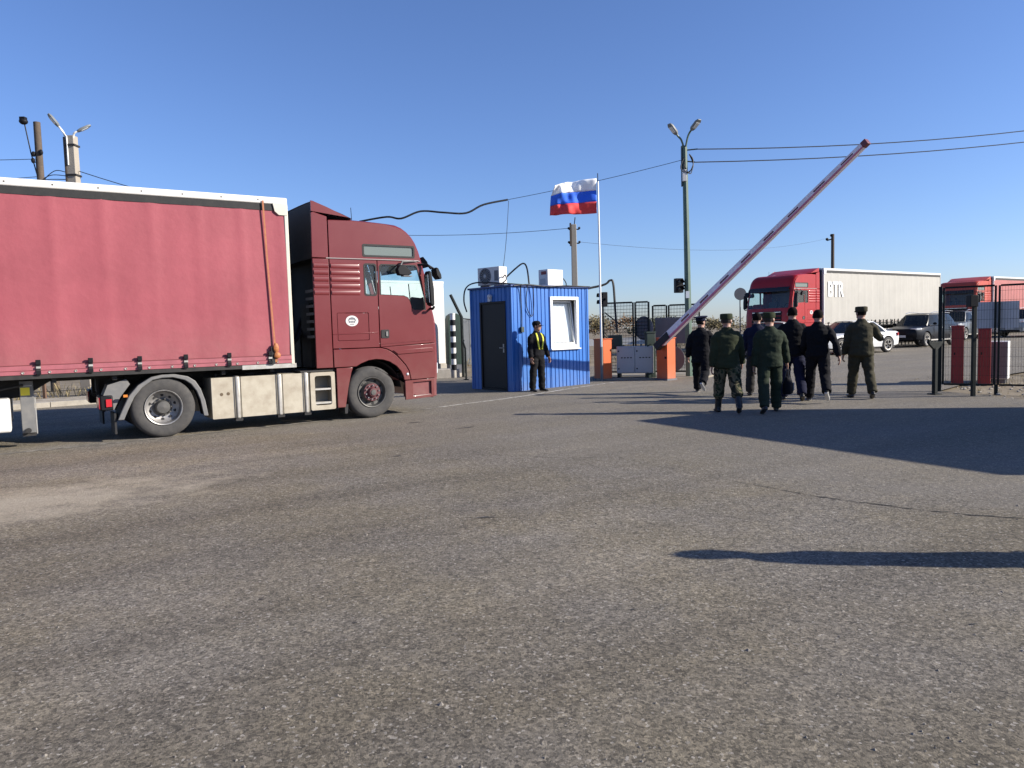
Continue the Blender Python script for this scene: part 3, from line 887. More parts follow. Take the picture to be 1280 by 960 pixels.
        bv = tko.modifiers.new('bevel', 'BEVEL'); bv.width = .11; bv.segments = 5; bv.limit_method = 'ANGLE'; bv.angle_limit = R(60)
        for x in (-.66, .06, .54):
            P(MB().slab([(x - .045, .20), (x - .045, .94), (x + .045, .94), (x + .045, .20)], .012, .70), 'tank_strap', alu, tko, bev=.03)
            P(MB().box((x - .052, .008, .19), (x - .044, .02, .94)).box((x + .044, .008, .19), (x + .052, .02, .94)).box((x - .06, .0, .17), (x + .06, .1, .21)), 'strap_edge', black, tko)
        P(MB().cyl((-.38, .3, .92), (-.38, .3, .97), .07, 14).tube([(-.48, .2, .965), (-.3, .2, .965)], .015, 6), 'filler_cap', black_p, tko)
        P(MB().cyl((-.97, .22, .92), (-.97, .22, .985), .03, 10), 'breather', black_p, tko)
        P(MB().lathe([(-.003, .001), (-.003, .028), (.04, .03)], 'Y', 14, (-.93, .03, .64)).lathe([(-.003, .001), (-.003, .028), (.04, .03)], 'Y', 14, (-.82, .03, .645)), 'tank_plugs', mat('brown_plug', (.10, .07, .04), .7), tko)
        hole = rrect(.70, .32, 1.01, .86, .04)
        sb = P(MB().slab(rrect(.615, .235, 1.085, .925, .03), .03, .07, [hole]), 'step_box', tank_m if s == 0 else alu, bev=.012)
        P(MB().box((.62, .26, .24), (1.08, .28, .92)).box((.62, .072, .24), (.69, .26, .92)).box((1.02, .072, .24), (1.08, .26, .92)), 'step_box_inside', mat('box_inside_grey', (.22, .20, .16), .8), sb)
        P(MB().box((.70, .04, .60), (1.01, .26, .63)).box((.70, .04, .345), (1.01, .26, .38)), 'tread', alu, sb)
        P(MB().box((.45, .05, .935), (1.1, .60, .965)), 'deck_plate', chassis_m, sb)
    # roof aerial and cable
    MB().tube([(1.63, .25, 3.73), (1.62, .25, 3.98)], .006, 5).build('aerial', black_p, t)
    return t

def build_trailer(label, loc, th, cm, hem, group=None, letters=None, detail=True, rail=None, corner=None, front=None):
    W = 2.55; L = 13.6; xf = .30; xr = xf - L
    t = thing('semi_trailer', label, 'trailer', loc, R(th), group)
    rail = rail or white_p
    rnd = random.Random(3)
    poles = [xf - .1 - k * .69 for k in range(20)]
    for s in (0, 1):
        def P(mb, name, m, par=t, **k):
            return flipy(mb, s, W).build(name, m, par, **k)
        rows = []
        nx = 240
        zs = [1.13, 1.2, 1.3, 1.6, 2.0, 2.4, 2.8, 3.2, 3.5, 3.7, 3.78]
        ph = [rnd.uniform(0, 6.3) for _ in range(6)]
        for z in zs:
            row = []
            for i in range(nx + 1):
                x = xf - .06 - (L - .12) * i / nx
                u = (z - 1.13) / 2.65
                y = .012
                for p in poles:
                    dd = abs(x - p)
                    if dd < .12:
                        y -= .010 * (1 - dd / .12) * (0.35 + 0.65 * u)
                y += .006 * math.sin(x * 4.6 + ph[0] + u * 1.4) * (1 - abs(2 * u - 1)) + .0035 * math.sin(x * 11 + ph[1] - u * 2.0) * (1 - u * .6)
                y -= .018 * math.sin(math.pi * u)
                row.append((x, y, z))
            rows.append(row)
        P(MB().grid(rows), 'curtain', cm, smooth=80)
        hb = P(MB().slab([(xf - .05, 1.125), (xf - .05, 1.27), (xr + .05, 1.27), (xr + .05, 1.125)], -.016, -.004), 'curtain_hem', hem, bev=.004)
        P(MB().slab([(xf - .05, 1.262), (xf - .05, 1.272), (xr + .05, 1.272), (xr + .05, 1.262)], -.021, -.012).slab([(xf - .05, 1.185), (xf - .05, 1.192), (xr + .05, 1.192), (xr + .05, 1.185)], -.021, -.012), 'hem_seam', mat('seam_dark', (.16, .03, .035), .7), hb)
        ey = MB()
        k = 0
        for i in range(40):
            x = xf - .3 - i * .34
            ey.lathe([(-.02, .013), (-.028, .017), (-.02, .022), (-.012, .022)], 'Y', 8, (x, 0, 1.155))
        P(ey, 'eyelets', alu, hb, kind='stuff')
        for i in range(19 if detail else 0):
            x = -.13 - i * .682
            b = P(MB().box((x - .028, -.035, 1.115), (x + .028, -.018, 1.33)), 'tension_strap', black)
            P(MB().box((x - .034, -.06, 1.27), (x + .034, -.03, 1.345)), 'buckle', black_p, b, bev=.006)
            P(MB().box((x - .03, -.05, 1.13), (x + .03, -.03, 1.18)), 'strap_hook', black_p, b)
            P(MB().box((x - .03, -.052, 1.215), (x + .03, -.036, 1.245)), 'strap_loop', alu, b)
        P(MB().box((xf - .03, .002, 3.775), (xr, .12, 3.885)), 'curtain_rail', black)
        rl = P(MB().box((xf, -.012, 3.887), (xr, .14, 4.005)), 'roof_rail', rail, bev=.02)
        dots = MB()
        for i in range(22):
            dots.lathe([(-.013, .012), (-.016, .008), (-.016, .0005)], 'Y', 8, (xf - .5 - i * .6, 0, 3.945))
        P(dots, 'rivets', black, rl, kind='stuff')
        P(MB().slab([(xf - .01, 3.70), (xf - .16, 3.70), (xf - .23, 3.76), (xf - .26, 3.90), (xf - .005, 3.90)], -.022, .0), 'corner_gusset', corner or cream_p, bev=.006)
        P(MB().box((xf - .065, -.014, 1.10), (xf + .002, .10, 3.89)), 'corner_post', corner or cream_p, bev=.012)
        P(MB().box((xf - .02, -.006, 1.06), (xr, .06, 1.122)), 'side_raver', chassis_m)
        P(MB().box((xf - .9, -.008, 1.045), (xf + .03, .08, 1.118)), 'front_raver', alu)
        # chassis side things
        if s == 0:
            lg = P(MB().box((-3.80, .40, .22), (-3.62, .58, 1.02)), 'landing_leg', grey_p, bev=.006)
            P(MB().box((-3.615, .42, .2), (-3.60, .56, .80)).box((-3.78, .395, .94), (-3.64, .40, .95)), 'leg_rack', alu, lg)
            P(MB().box((-3.79, .392, .80), (-3.67, .399, .92)), 'yellow_sticker', yellow, lg)
            P(MB().cyl((-3.72, .39, .26), (-3.72, .36, .26), .04, 12).box((-3.80, .42, .17), (-3.62, .6, .22)), 'leg_foot', chassis_m, lg)
            P(MB().tube([(-4.3, .38, .86), (-3.75, .38, .96)], .018, 6), 'crank_handle', chassis_m, lg)
        else:
            P(MB().box((-3.80, .40, .22), (-3.62, .58, 1.02)), 'landing_leg', grey_p, bev=.006)
        P(MB().box((-4.9, .10, .28), (-3.93, .60, .78)), 'locker_box', white_p, bev=.03)
        for k, x in enumerate((-8.4, -9.7, -11.0)):
            truck_wheel(t, x, .05, s, W, 'rear', darksteel)
        if detail:
            P(MB().box((-7.6, .04, .45), (-5.1, .08, .60)).box((-7.6, .04, .72), (-5.1, .08, .87)), 'side_guard', alu)
    MB().box((xf - .01, .13, 3.93), (xr + .01, W - .13, 4.012)).build('roof', mat('roof_tarp_white', (.5, .49, .47), .6), t)
    MB().box((xf - .02, .10, 1.1), (xf + .015, W - .10, 3.9)).build('front_wall', front or mat('front_wall_dark_red', (.03, .008, .009), .6), t)
    MB().box((xr - .02, .0, 1.1), (xr + .02, W, 3.95)).build('rear_doors', rail, t)
    MB().box((xf - .05, .06, 1.06), (xr, W - .06, 1.12)).build('floor', chassis_m, t)
    ch = MB()
    for yy in (.72, 1.73):
        ch.slab([(xf - .1, 1.06), (xr, 1.06), (xr, .72), (-4.3, .72), (-3.75, .76), (-3.40, .98), (xf - .1, .99)], yy, yy + .1)
    for k in range(16):
        x = xf - .4 - k * .82
        ch.box((x, .1, .98), (x + .06, W - .1, 1.06))
    ch.build('chassis', chassis_m, t)
    if letters:
        cu = bpy.data.curves.new('lettering', 'FONT')
        cu.body = letters; cu.size = .92; cu.offset = .022; cu.extrude = .004; cu.space_character = 1.03
        tmp = bpy.data.objects.new('lettering_tmp', cu); C.objects.link(tmp)
        dg = bpy.context.evaluated_depsgraph_get()
        me = bpy.data.meshes.new_from_object(tmp.evaluated_get(dg))
        bpy.data.objects.remove(tmp)
        # the lettered side is y = W, read from outside
        for v in me.vertices:
            x, y, z = v.co
            v.co = (-(x * .92) + xf - .35, W + .032 + z, 2.62 + y * 1.12)
        me.materials.clear(); me.materials.append(mat('letter_white', (.80, .80, .80), .6))
        o = bpy.data.objects.new('lettering', me); C.objects.link(o); o.parent = t
        o['label'] = 'large white letters ' + letters
    return t

TR = build_tractor('maroon tractor unit with high sleeper cab stopped beside the blue booth', (-4.15, 13.1, 0), 34, maroon, maroon_d, mat('maroon_hub', (.10, .026, .03), .55, var=(20, .6)))
TL = build_trailer('faded red curtain-sided trailer behind the maroon cab', (-4.1, 13.05, 0), 33, curtain_m, curtain_lo)
# orange lashing strap over the trailer side and black bellows cable up to the cab
sb = MB()
for (x0, z0), (x1, z1) in (((-.125, 3.93), (-.10, 3.0)), ((-.10, 3.0), (-.055, 1.85)), ((-.055, 1.85), (-.035, 1.42))):
    sb.slab([(x0 - .014, z0), (x1 - .014, z1), (x1 + .014, z1), (x0 + .014, z0)], -.032, -.024)
st_ = thing('lashing_strap', 'orange ratchet strap hanging down the front of the red trailer side', 'strap', TL.location, R(33))
sb.build('webbing', strap_m, st_)
MB().ball((-.03, -.06, 1.40), (.05, .03, .09)).ball((-.015, -.06, 1.27), (.06, .035, .06)).box((-.05, -.05, 1.15), (-.01, -.03, 1.3)).build('ratchet', mat('orange_ratchet', (.45, .15, .04), .6, var=(30, .8), col2=(.12, .06, .03)), st_)
MB().box((-.11, -.05, 1.12), (-.05, -.02, 1.42)).build('hook', black, st_)

# ---------------------------------------------------------------- blue booth
BX, BY, BTH = 0.04, 19.08, 41
BZ = gz(19.8)
booth = thing('guard_booth', 'small blue corrugated steel guard booth with dark door and white window', 'booth', (BX, BY, BZ), R(BTH))
BW, BD, BH = 2.80, 1.66, 2.68
pitch_ = .14
def ribs(u0, u1):
    """trapezoid profile along u, returns (u, out) points"""
    out = []; u = u0
    while u < u1 - 1e-6:
        w = min(pitch_, u1 - u)
        out += [(u, 0), (u + .018, .0), (u + .028, .016), (min(u + w, u1) - .012, .016), (min(u + w, u1), 0)]
        u += pitch_
    return out
wx0, wx1, wz0, wz1 = 1.34, 2.42, 1.04, 2.44
def wall_strip(mb, prof, z0, z1, fn):
    mb.grid([[fn(u, d, z) for u, d in prof] for z in (z0, z1)])
fw = MB()
fnf = lambda u, d, z: (u, -d, z)
wall_strip(fw, ribs(.03, wx0), -.04, BH, fnf)
wall_strip(fw, ribs(wx1, BW - .03), -.04, BH, fnf)
wall_strip(fw, ribs(wx0, wx1), -.04, wz0, fnf)
wall_strip(fw, ribs(wx0, wx1), wz1, BH, fnf)
fw.build('wall', blue_m, booth, smooth=None)
dy0, dy1, dz1 = .22, 1.27, 2.33
dwl = MB()
fnd = lambda u, d, z: (-d, u, z)
wall_strip(dwl, ribs(.03, dy0), -.04, BH, fnd)
wall_strip(dwl, ribs(dy1, BD), -.04, BH, fnd)
wall_strip(dwl, ribs(dy0, dy1), dz1, BH, fnd)
dwl.build('wall', blue_m, booth, smooth=None)
wall = MB(); wall_strip(wall, ribs(0, BW), -.04, BH, lambda u, d, z: (u, BD + d, z)); wall.build('wall', blue_m, booth, smooth=None)
wall = MB(); wall_strip(wall, ribs(0, BD), -.04, BH, lambda u, d, z: (BW + d, u, z)); wall.build('wall', blue_m, booth, smooth=None)
ins = MB().box((.06, .08, .02), (.08, .20, 2.6)).grid([[(.08, BD - .05, z), (BW - .06, BD - .05, z)] for z in (0, 2.6)]).grid([[(BW - .06, .05, z), (BW - .06, BD - .05, z)] for z in (0, 2.6)])
ins.grid([[(.06, .05, 2.6), (BW - .06, .05, 2.6)], [(.06, BD - .05, 2.6), (BW - .06, BD - .05, 2.6)]]).grid([[(.06, .05, .02), (BW - .06, .05, .02)], [(.06, BD - .05, .02), (BW - .06, BD - .05, .02)]])
ins.grid([[(.07, .05, z), (.07, BD - .05, z)] for z in (0.02, 2.6)])
ins.build('inner_lining', mat('white_lining', (.75, .75, .73), .7), booth)
for (x, y) in ((0, 0), (BW, 0), (0, BD), (BW, BD)):
    MB().box((x - .03, y - .03, -.05), (x + .03, y + .03, BH + .002)).build('corner_trim', blue_m, booth, bev=.004)
MB().box((-.07, -.07, BH + .003), (BW + .07, BD + .07, BH + .05)).build('roof', blue_d, booth, bev=.008)
dr = MB().box((.0, dy0 + .05, .06), (.04, dy1 - .05, dz1 - .05)).build('door', door_m, booth, bev=.006)
MB().box((-.03, dy0, 0), (.05, dy0 + .05, dz1)).box((-.03, dy1 - .05, 0), (.05, dy1, dz1)).box((-.03, dy0 + .05, dz1 - .05), (.05, dy1 - .05, dz1)).box((-.03, dy0, -.04), (.05, dy1, .055)).build('frame', door_m, dr, bev=.004)
MB().box((-.012, dy0 + .10, 1.0), (.002, dy0 + .15, 1.22)).tube([(-.01, dy0 + .12, 1.12), (-.05, dy0 + .12, 1.12), (-.05, dy0 + .24, 1.12)], .012, 6).build('handle', steel_m, dr)
MB().lathe([(.0, .045), (-.05, .06), (-.09, .05), (-.11, .001)], 'X', 16, (-.02, .78, 2.47)).box((-.08, .76, 2.34), (-.02, .86, 2.43)).build('door_lamp', mat('lamp_dull_white', (.55, .56, .58), .4), booth)
# window: fixed frame + tilted sash
wf = MB().slab([(wx0, wz0), (wx0, wz1), (wx1, wz1), (wx1, wz0)], -.045, .05, [[(wx0 + .085, wz0 + .085), (wx0 + .085, wz1 - .085), (wx1 - .085, wz1 - .085), (wx1 - .085, wz0 + .085)]]).build('window', mat('white_plastic', (.78, .78, .77), .35), booth, bev=.008)
MB().box((wx0 - .02, -.10, wz0 - .03), (wx1 + .02, .0, wz0)).build('sill', mat('white_plastic', (.78, .78, .77), .35), wf, bev=.006)
sx0, sx1, sz0, sz1 = wx0 + .09, wx1 - .09, wz0 + .09, wz1 - .09
sash = MB().slab([(sx0, sz0), (sx0, sz1), (sx1, sz1), (sx1, sz0)], -.02, .03, [[(sx0 + .07, sz0 + .07), (sx0 + .07, sz1 - .07), (sx1 - .07, sz1 - .07), (sx1 - .07, sz0 + .07)]])
pn = MB().slab([(sx0 + .07, sz0 + .07), (sx0 + .07, sz1 - .07), (sx1 - .07, sz1 - .07), (sx1 - .07, sz0 + .07)], .0, .008)
gk = MB().slab([(sx0 + .06, sz0 + .06), (sx0 + .06, sz1 - .06), (sx1 - .06, sz1 - .06), (sx1 - .06, sz0 + .06)], -.023, -.018, [[(sx0 + .08, sz0 + .08), (sx0 + .08, sz1 - .08), (sx1 - .08, sz1 - .08), (sx1 - .08, sz0 + .08)]])
for mb in (sash, pn, gk):
    mb.v = [(x, .02 + y * 1 + (z - sz0) * .13, z) for x, y, z in mb.v]
so = sash.build('sash', mat('white_plastic', (.78, .78, .77), .35), wf, bev=.006)
pn.build('pane', glass_w, wf)
gk.build('seal', grey_p, wf)
MB().grid([[(wx0 + .1 + (wx1 - wx0 - .2) * k / 24 + (.0 if z < 2 else .0), .085 + (z - sz0) * .13 + .008 * math.sin(k * 1.3), z) for k in range(25)] for z in (sz0 + .02, sz1 - .02)]).build('pale_backing', mat('pale_backing_white', (.72, .73, .75), .9), wf)  # pale sheet added behind the pane so the glass looks bright
# notice plate by the corner
MB().box((.9, -.03, .2), (.905, -.028, .21)).build('screw', chrome, booth)

def bl(x, y, z):
    a = R(BTH)
    return (BX + x * math.cos(a) - y * math.sin(a), BY + x * math.sin(a) + y * math.cos(a), BZ + z)
# roof units
def ac_unit(label, x, y, rz, w, d, h, fan=True):
    t = thing('air_conditioner', label, 'air conditioner', bl(x, y, BH + .05), R(BTH) + rz)
    MB().box((-w / 2, -d / 2, .05), (w / 2, d / 2, h)).build('casing', white_p, t, bev=.012)
    for sx in (-1, 1):
        MB().box((sx * w * .32 - .02, -d / 2 - .03, 0), (sx * w * .32 + .02, d / 2 + .03, .055)).build('foot', plate_m, t)
    if fan:
        f = MB().lathe([(0, .215), (-.012, .21), (-.012, .19), (.0, .185)], 'Y', 28, (-w * .14, -d / 2, h * .5 + .03)).build('fan_ring', plate_m, t)
        MB().lathe([(-.002, .186), (-.003, .001)], 'Y', 28, (-w * .14, -d / 2, h * .5 + .03)).build('fan_recess', mat('fan_dark', (.03, .03, .035), .7), f)
        g_ = MB()
        for k in range(1, 6):
            r = .035 * k
            g_.tube([(-w * .14 + r * math.cos(a), -d / 2 - .012, h * .5 + .03 + r * math.sin(a)) for a in [2 * math.pi * q / 20 for q in range(21)]], .004, 4, cap=False)
        for k in range(8):
            a = math.pi * k / 8
            g_.cyl((-w * .14 - .19 * math.cos(a), -d / 2 - .012, h * .5 + .03 - .19 * math.sin(a)), (-w * .14 + .19 * math.cos(a), -d / 2 - .012, h * .5 + .03 + .19 * math.sin(a)), .004, 4)
        g_.lathe([(-.02, .05), (-.024, .001)], 'Y', 14, (-w * .14, -d / 2, h * .5 + .03))
        g_.build('fan_grille', grey_box, f)
        MB().box((w * .28, -d / 2 - .004, .15), (w * .45, -d / 2 + .004, h - .1)).build('side_vent', plate_m, t)
    else:
        MB().box((-w / 2 - .004, -d * .35, h * .72), (-w / 2 + .004, d * .2, h * .9)).build('label_plate', mat('dull_red', (.2, .03, .03), .6), t)
        MB().box((-w / 2 - .01, -d * .2, h * .2), (-w / 2 + .004, d * .3, h * .5)).build('service_cover', grey_box, t)
    # pipes
    MB().tube(smooth_path([(w / 2, 0, h * .45), (w / 2 + .12, -.05, h * .55), (w / 2 + .2, -.1, h * .3), (w / 2 + .1, -.2, .05)], 5), .015, 6).build('pipe', cable_m, t)
    return t
ac_unit('white air conditioner with round fan grille on the booth roof', .22, 1.0, R(-90) + R(6), .80, .30, .52)
ac_unit('plain white box unit on the right end of the booth roof', 2.15, .75, R(2), .62, .36, .50, fan=False)
# cables around the booth
def cable(label, pts, r=.012, sub=6, group=None, name='cable'):
    o = MB().tube(smooth_path(pts, sub), r, 6).build(name, cable_m, None, smooth=60)
    tag(o, label, 'cable', group)
    return o
cable('black cable looped over the left edge of the booth roof', [bl(.5, .1, 2.74), bl(-.02, .5, 2.80), bl(-.10, 1.3, 2.86), bl(-.12, 1.72, 2.74), bl(-.14, 1.80, 2.4), bl(-.13, 1.70, 2.1)], .02)
cable('black cable lying along the front edge of the booth roof', [bl(.02, -.085, 2.70), bl(.5, -.09, 2.735), bl(1.2, -.09, 2.70), bl(1.9, -.09, 2.73), bl(2.85, -.08, 2.72)], .016)
cable('black cable dropping straight down the booth front near its corner', [bl(.26, -.10, 2.74), bl(.28, -.045, 2.55), bl(.31, -.04, 2.0), bl(.30, -.04, 1.62)], .013)
cable('looped cable with a loose end hanging on the booth front', [bl(.50, -.10, 2.74), bl(.47, -.05, 2.4), bl(.50, -.05, 2.1), bl(.66, -.05, 1.92), bl(.72, -.06, 2.2), bl(.68, -.1, 2.74)], .011)
cable('bent cable between air conditioner and booth roof', [bl(.45, .75, 2.95), bl(.62, .5, 3.2), bl(.80, .4, 3.33), bl(.84, .3, 3.2), bl(.72, .1, 2.78)], .022)
o = MB().box((-.05, -.03, -.07), (.05, .03, .07)).build('junction_box', dkgreen, None, bev=.008)
o.location = bl(.30, -.05, 1.58); o.rotation_euler = (0, 0, R(BTH)); tag(o, 'small junction box on the booth front below the straight cable', 'box')

# ---------------------------------------------------------------- barrier
def orange_cabinet(label, loc, rz, h=1.2):
    t = thing('barrier_cabinet', label, 'barrier', loc, rz, 'orange barrier cabinets by the booth')
    MB().box((-.21, -.17, .04), (.21, .17, h)).build('housing', orange_m, t, bev=.012)
    MB().box((-.23, -.19, h), (.23, .19, h + .025)).build('lid', orange_m, t, bev=.008)
    MB().box((-.24, -.20, -.02), (.24, .20, .045)).build('base', plate_m, t)
    MB().box((-.216, -.10, .62), (-.205, -.05, .68)).box((.12, -.182, .62), (.19, -.168, .68)).build('lock', black_p, t)
    MB().slab([(-.2, .1), (-.2, h - .06), (-.196, h - .06), (-.196, .1)], -.15, .15).build('service_door', orange_m, t, bev=.003)
    return t
BAR = Vector((4.47, 21.5, gz(21.5)))
bth = math.atan2(-.83, .56)
cab1 = orange_cabinet('orange barrier cabinet carrying the raised boom', BAR, bth)
cab2 = orange_cabinet('orange barrier cabinet beside the flagpole, without a boom', (2.72, 22.1, gz(22.1)), bth)
boom_k = mat('boom_dark_red', (.13, .018, .03), .5)
# boom, tapered, from the cabinet to the raised tip
boom = thing('barrier_boom', 'long raised white and red barrier boom', 'barrier boom', (0, 0, 0))
off = Vector((-.766, -.643, 0)) * .30
b0 = BAR + off + Vector((0, 0, 1.02)); tip = Vector((7.75, 16.28, 5.42))
bd = (tip - b0).normalized(); Lb = (tip - b0).length
side = bd.cross(Vector((0, 0, 1))).normalized(); bup = side.cross(bd)
def boom_box(s0, s1, m, name, par, w=1.0, th=.06, dv=0.0):
    vs = []
    for s_ in (s0, s1):
        hh = (.125 - .062 * max(0, s_) / Lb) * w
        p = b0 + bd * s_
        for a, b in ((-1, -1), (1, -1), (1, 1), (-1, 1)):
            vs.append(p + side * a * th + bup * (b * hh + dv * hh / max(w, .01)))
    return MB().add(vs, [(3, 2, 1, 0), (4, 5, 6, 7), (0, 1, 5, 4), (1, 2, 6, 5), (2, 3, 7, 6), (3, 0, 4, 7)]).build(name, m, par, bev=.008)
arm = boom_box(0.15, Lb, boom_w, 'arm', boom)
boom_box(.12, Lb - .02, boom_r, 'red_edge', boom, w=.34, th=.064, dv=-.64)
k = 0
s_ = 1.1
while s_ < Lb - .4:
    boom_box(s_, s_ + .34, boom_k, 'dark_mark', arm, w=.24, th=.066, dv=.12)
    s_ += .82
cwt = boom_box(-.12, .50, black, 'counterweight_clamp', boom, w=.85, th=.085)
boom_box(Lb - .10, Lb + .03, boom_k, 'tip', boom, w=1.05, th=.068)
MB().cyl(b0 - side * .02 - off * .0, b0 - off * 1.0, .05, 12).build('axle', black, boom)
# catch post
cp = thing('boom_rest_post', 'dark forked boom rest post beside the right gate', 'post', (8.96, 15.72, 0), R(20))
MB().box((-.04, -.04, 0), (.04, .04, .98)).box((-.10, -.10, 0), (.10, .10, .02)).build('post', fence_m, cp, bev=.006)
MB().slab([(-.20, 1.16), (-.175, 1.16), (-.15, 1.12), (.15, 1.12), (.175, 1.16), (.20, 1.16), (.19, 1.08), (.05, .96), (-.05, .96), (-.19, 1.08)], -.03, .03).build('fork', fence_m, cp)

# ---------------------------------------------------------------- street lamp with traffic light, flag
LP = Vector((5.26, 22.0, gz(22)))
lp = thing('street_lamp', 'tall green lamp post with two lamp heads behind the barrier', 'street lamp', LP)
MB().tube([(0, 0, -.05), (-.03, 0, 3.5), (-.07, 0, 6.7)], [.105, .09, .075], 8).build('pole', green_m, lp, smooth=20)
MB().box((-.16, -.03, 5.6), (-.07, .1, 6.75)).build('cable_trunk', dkgreen, lp)
def lamp_head(parent, base, elbow, tipd, col=green_m):
    base, elbow = Vector(base), Vector(elbow)
    tipd = Vector(tipd).normalized()
    MB().tube(smooth_path([base, base.lerp(elbow, .5) + Vector((0, 0, .08)), elbow, elbow + tipd * .12], 5), .028, 8).build('bracket', col, parent)
    a = elbow + tipd * .08
    s_ = tipd.cross(Vector((0, 0, 1))).normalized(); u = s_.cross(tipd)
    ring = lambda d, w, h0, h1: [a + tipd * d + s_ * (w * c) + u * (h1 if sg > 0 else h0) for c, sg in ((-1, -1), (1, -1), (1, 1), (-1, 1))]
    h = MB().rings([ring(0, .045, -.03, .03), ring(.08, .085, -.03, .04), ring(.32, .095, -.025, .035), ring(.40, .06, -.012, .018)]).build('lamp_head', mat('lamp_head_grey', (.16, .17, .17), .5), parent, bev=.01)
    MB().rings([ring(.10, .065, -.040, -.028), ring(.30, .07, -.038, -.026)]).build('lens', lampwht, h)
lamp_head(lp, (-.08, 0, 6.65), (-.26, -.05, 7.0), (-.6, -.35, .62))
lamp_head(lp, (-.05, 0, 6.65), (.06, -.1, 7.1), (.35, -.6, .45))
MB().box((-.16, -.12, 5.72), (-.04, -.02, 6.05)).build('white_box', white_p, lp, bev=.008)
MB().tube([(-.02, 0, 6.62), (.3, -.02, 6.64)], .02, 6).tube([(0, 0, 6.3), (.22, -.02, 6.27)], .02, 6).build('insulator_arm', dkgreen, lp)
for k in range(3):
    MB().tube(smooth_path([(-.1, -.06, 6.4 - k * .1), (-.22 + k * .1, -.12, 6.1 - k * .06), (-.05 + k * .07, -.1, 5.95), (.16, -.06, 6.15 + k * .08), (.05, -.04, 6.5)], 6), .014, 5).build('cable_loop', cable_m, lp)
MB().box((-.1, -.115, 2.35), (-.0, -.08, 2.55)).build('bright_clip', lampwht, lp)
def traffic_light(label, loc, rz):
    t = thing('traffic_light', label, 'traffic light', loc, rz)
    MB().box((-.12, -.08, -.21), (.12, .08, .21)).build('housing', black_p, t, bev=.015)
    for z in (-.1, .1):
        l = MB().lathe([(-.082, .075), (-.09, .05), (-.092, .001)], 'Y', 18, (0, 0, z)).build('lens', mat('dark_lens', (.03, .035, .03), .2), t)
        MB().rings([[(r_ * math.cos(R(a)), y_, z + r_ * math.sin(R(a))) for a in range(-20, 201, 20)] + [(.97 * r_ * math.cos(R(a)), y_, z + .97 * r_ * math.sin(R(a))) for a in range(200, -21, -20)] for y_, r_ in ((-.08, .09), (-.2, .085))]).build('hood', black_p, t)
    MB().box((.1, -.02, -.03), (.24, .02, .03)).build('bracket', black_p, t)
    return t
traffic_light('black traffic light mounted on the green lamp post', (LP.x - .30, LP.y - .05, 2.78), R(15))
traffic_light('small black traffic light behind the flagpole', (2.80, 22.25, 2.45), R(-78))
fp = thing('flagpole', 'slim white flagpole between booth and orange cabinet', 'flagpole', (2.64, 21.75, gz(21.75)))
MB().tube([(0, 0, 1.0), (-.015, 0, 5.75)], [.032, .024], 10).build('pole', mat('pale_pole', (.62, .62, .60), .4, .3), fp)
MB().cyl((0, 0, -.05), (0, 0, 1.0), .04, 10).build('pole_foot', grey_p, fp)
MB().cyl((-.015, 0, 5.75), (-.017, 0, 5.98), .012, 8).build('finial', black_p, fp)
flag = thing('flag', 'white blue and red striped flag blowing left from the flagpole', 'flag', (2.6, 21.75, gz(21.75) + 4.80))
def fpnt(u, v):
    # u 0..1 from pole outwards (left), v 0..1 bottom to top
    x = -1.36 * u * (1 - .05 * v * u) - .02
    z = .98 * v + .05 - .03 * u - .16 * v * u ** 2 * .9
    y = .11 * math.sin(u * 7.5 - v * 1.6) * u ** .7 + .06 * math.sin(u * 17 + v * 6) * u + .035 * math.sin(v * 11 + u * 5) + .025 * math.sin(u * 31 - v * 9) * u
    if v > .66 and u > .72:
        y += -.28 * (v - .66) * (u - .72) * 6; z -= .35 * (v - .66) * (u - .72)
        x += .30 * (v - .66) * (u - .72) * 3
    return (x, y, z)
for nm, v0, v1, col in (('red_stripe', 0, .335, (.70, .05, .05)), ('blue_stripe', .335, .667, (.022, .13, .70)), ('white_stripe', .667, 1, (.88, .88, .88))):
    o = MB().grid([[fpnt(i / 36, v0 + (v1 - v0) * j / 6) for i in range(37)] for j in range(7)]).build(nm, mat(nm, col, .75), flag, smooth=180)
    sm = o.modifiers.new('solid', 'SOLIDIFY'); sm.thickness = .003

# ---------------------------------------------------------------- mesh gates, cabinets behind the barrier
def gate_leaf(t, x0, x1, z0, z1, wire_dx=.07, wire_dz=.2, bar=.03, wr=.005):
    for a, b in (((x0, z0), (x0, z1)), ((x1, z0), (x1, z1))):
        MB().box((a[0] - bar, -bar, a[1]), (a[0] + bar, bar, b[1])).build('upright', fence_m, t)
    for z in (z0, z1):
        MB().box((x0 + bar, -bar * .9, z - bar), (x1 - bar, bar * .9, z + bar)).build('rail', fence_m, t)
    wb_ = MB()
    x = x0 + wire_dx
    while x < x1 - .02:
        wb_.cyl((x, 0, z0), (x, 0, z1), wr, 4); x += wire_dx
    z = z0 + wire_dz
    while z < z1 - .02:
        wb_.cyl((x0, .006, z), (x1, .006, z), wr * 1.2, 4); z += wire_dz
    wb_.build('mesh_wires', fence_m, t, kind='stuff')
def place_gate(name, label, a, b, **k):
    a, b = Vector(a), Vector(b)
    t = thing(name, label, 'gate', (a.x, a.y, gz(a.y)), math.atan2(b.y - a.y, b.x - a.x))
    return t, (b - a).length
t, w = place_gate('mesh_gate', 'dark mesh gate leaf with diagonal brace behind the grey cabinet', (2.84, 22.85), (4.16, 22.42))
gate_leaf(t, 0, w * .66, .18, 2.28, .045, .1, bar=.024); gate_leaf(t, w * .71, w, .18, 2.28, .045, .1, bar=.024)
MB().tube([(.05, 0, 2.0), (.55, 0, 1.6)], .02, 5).build('brace', fence_m, t)
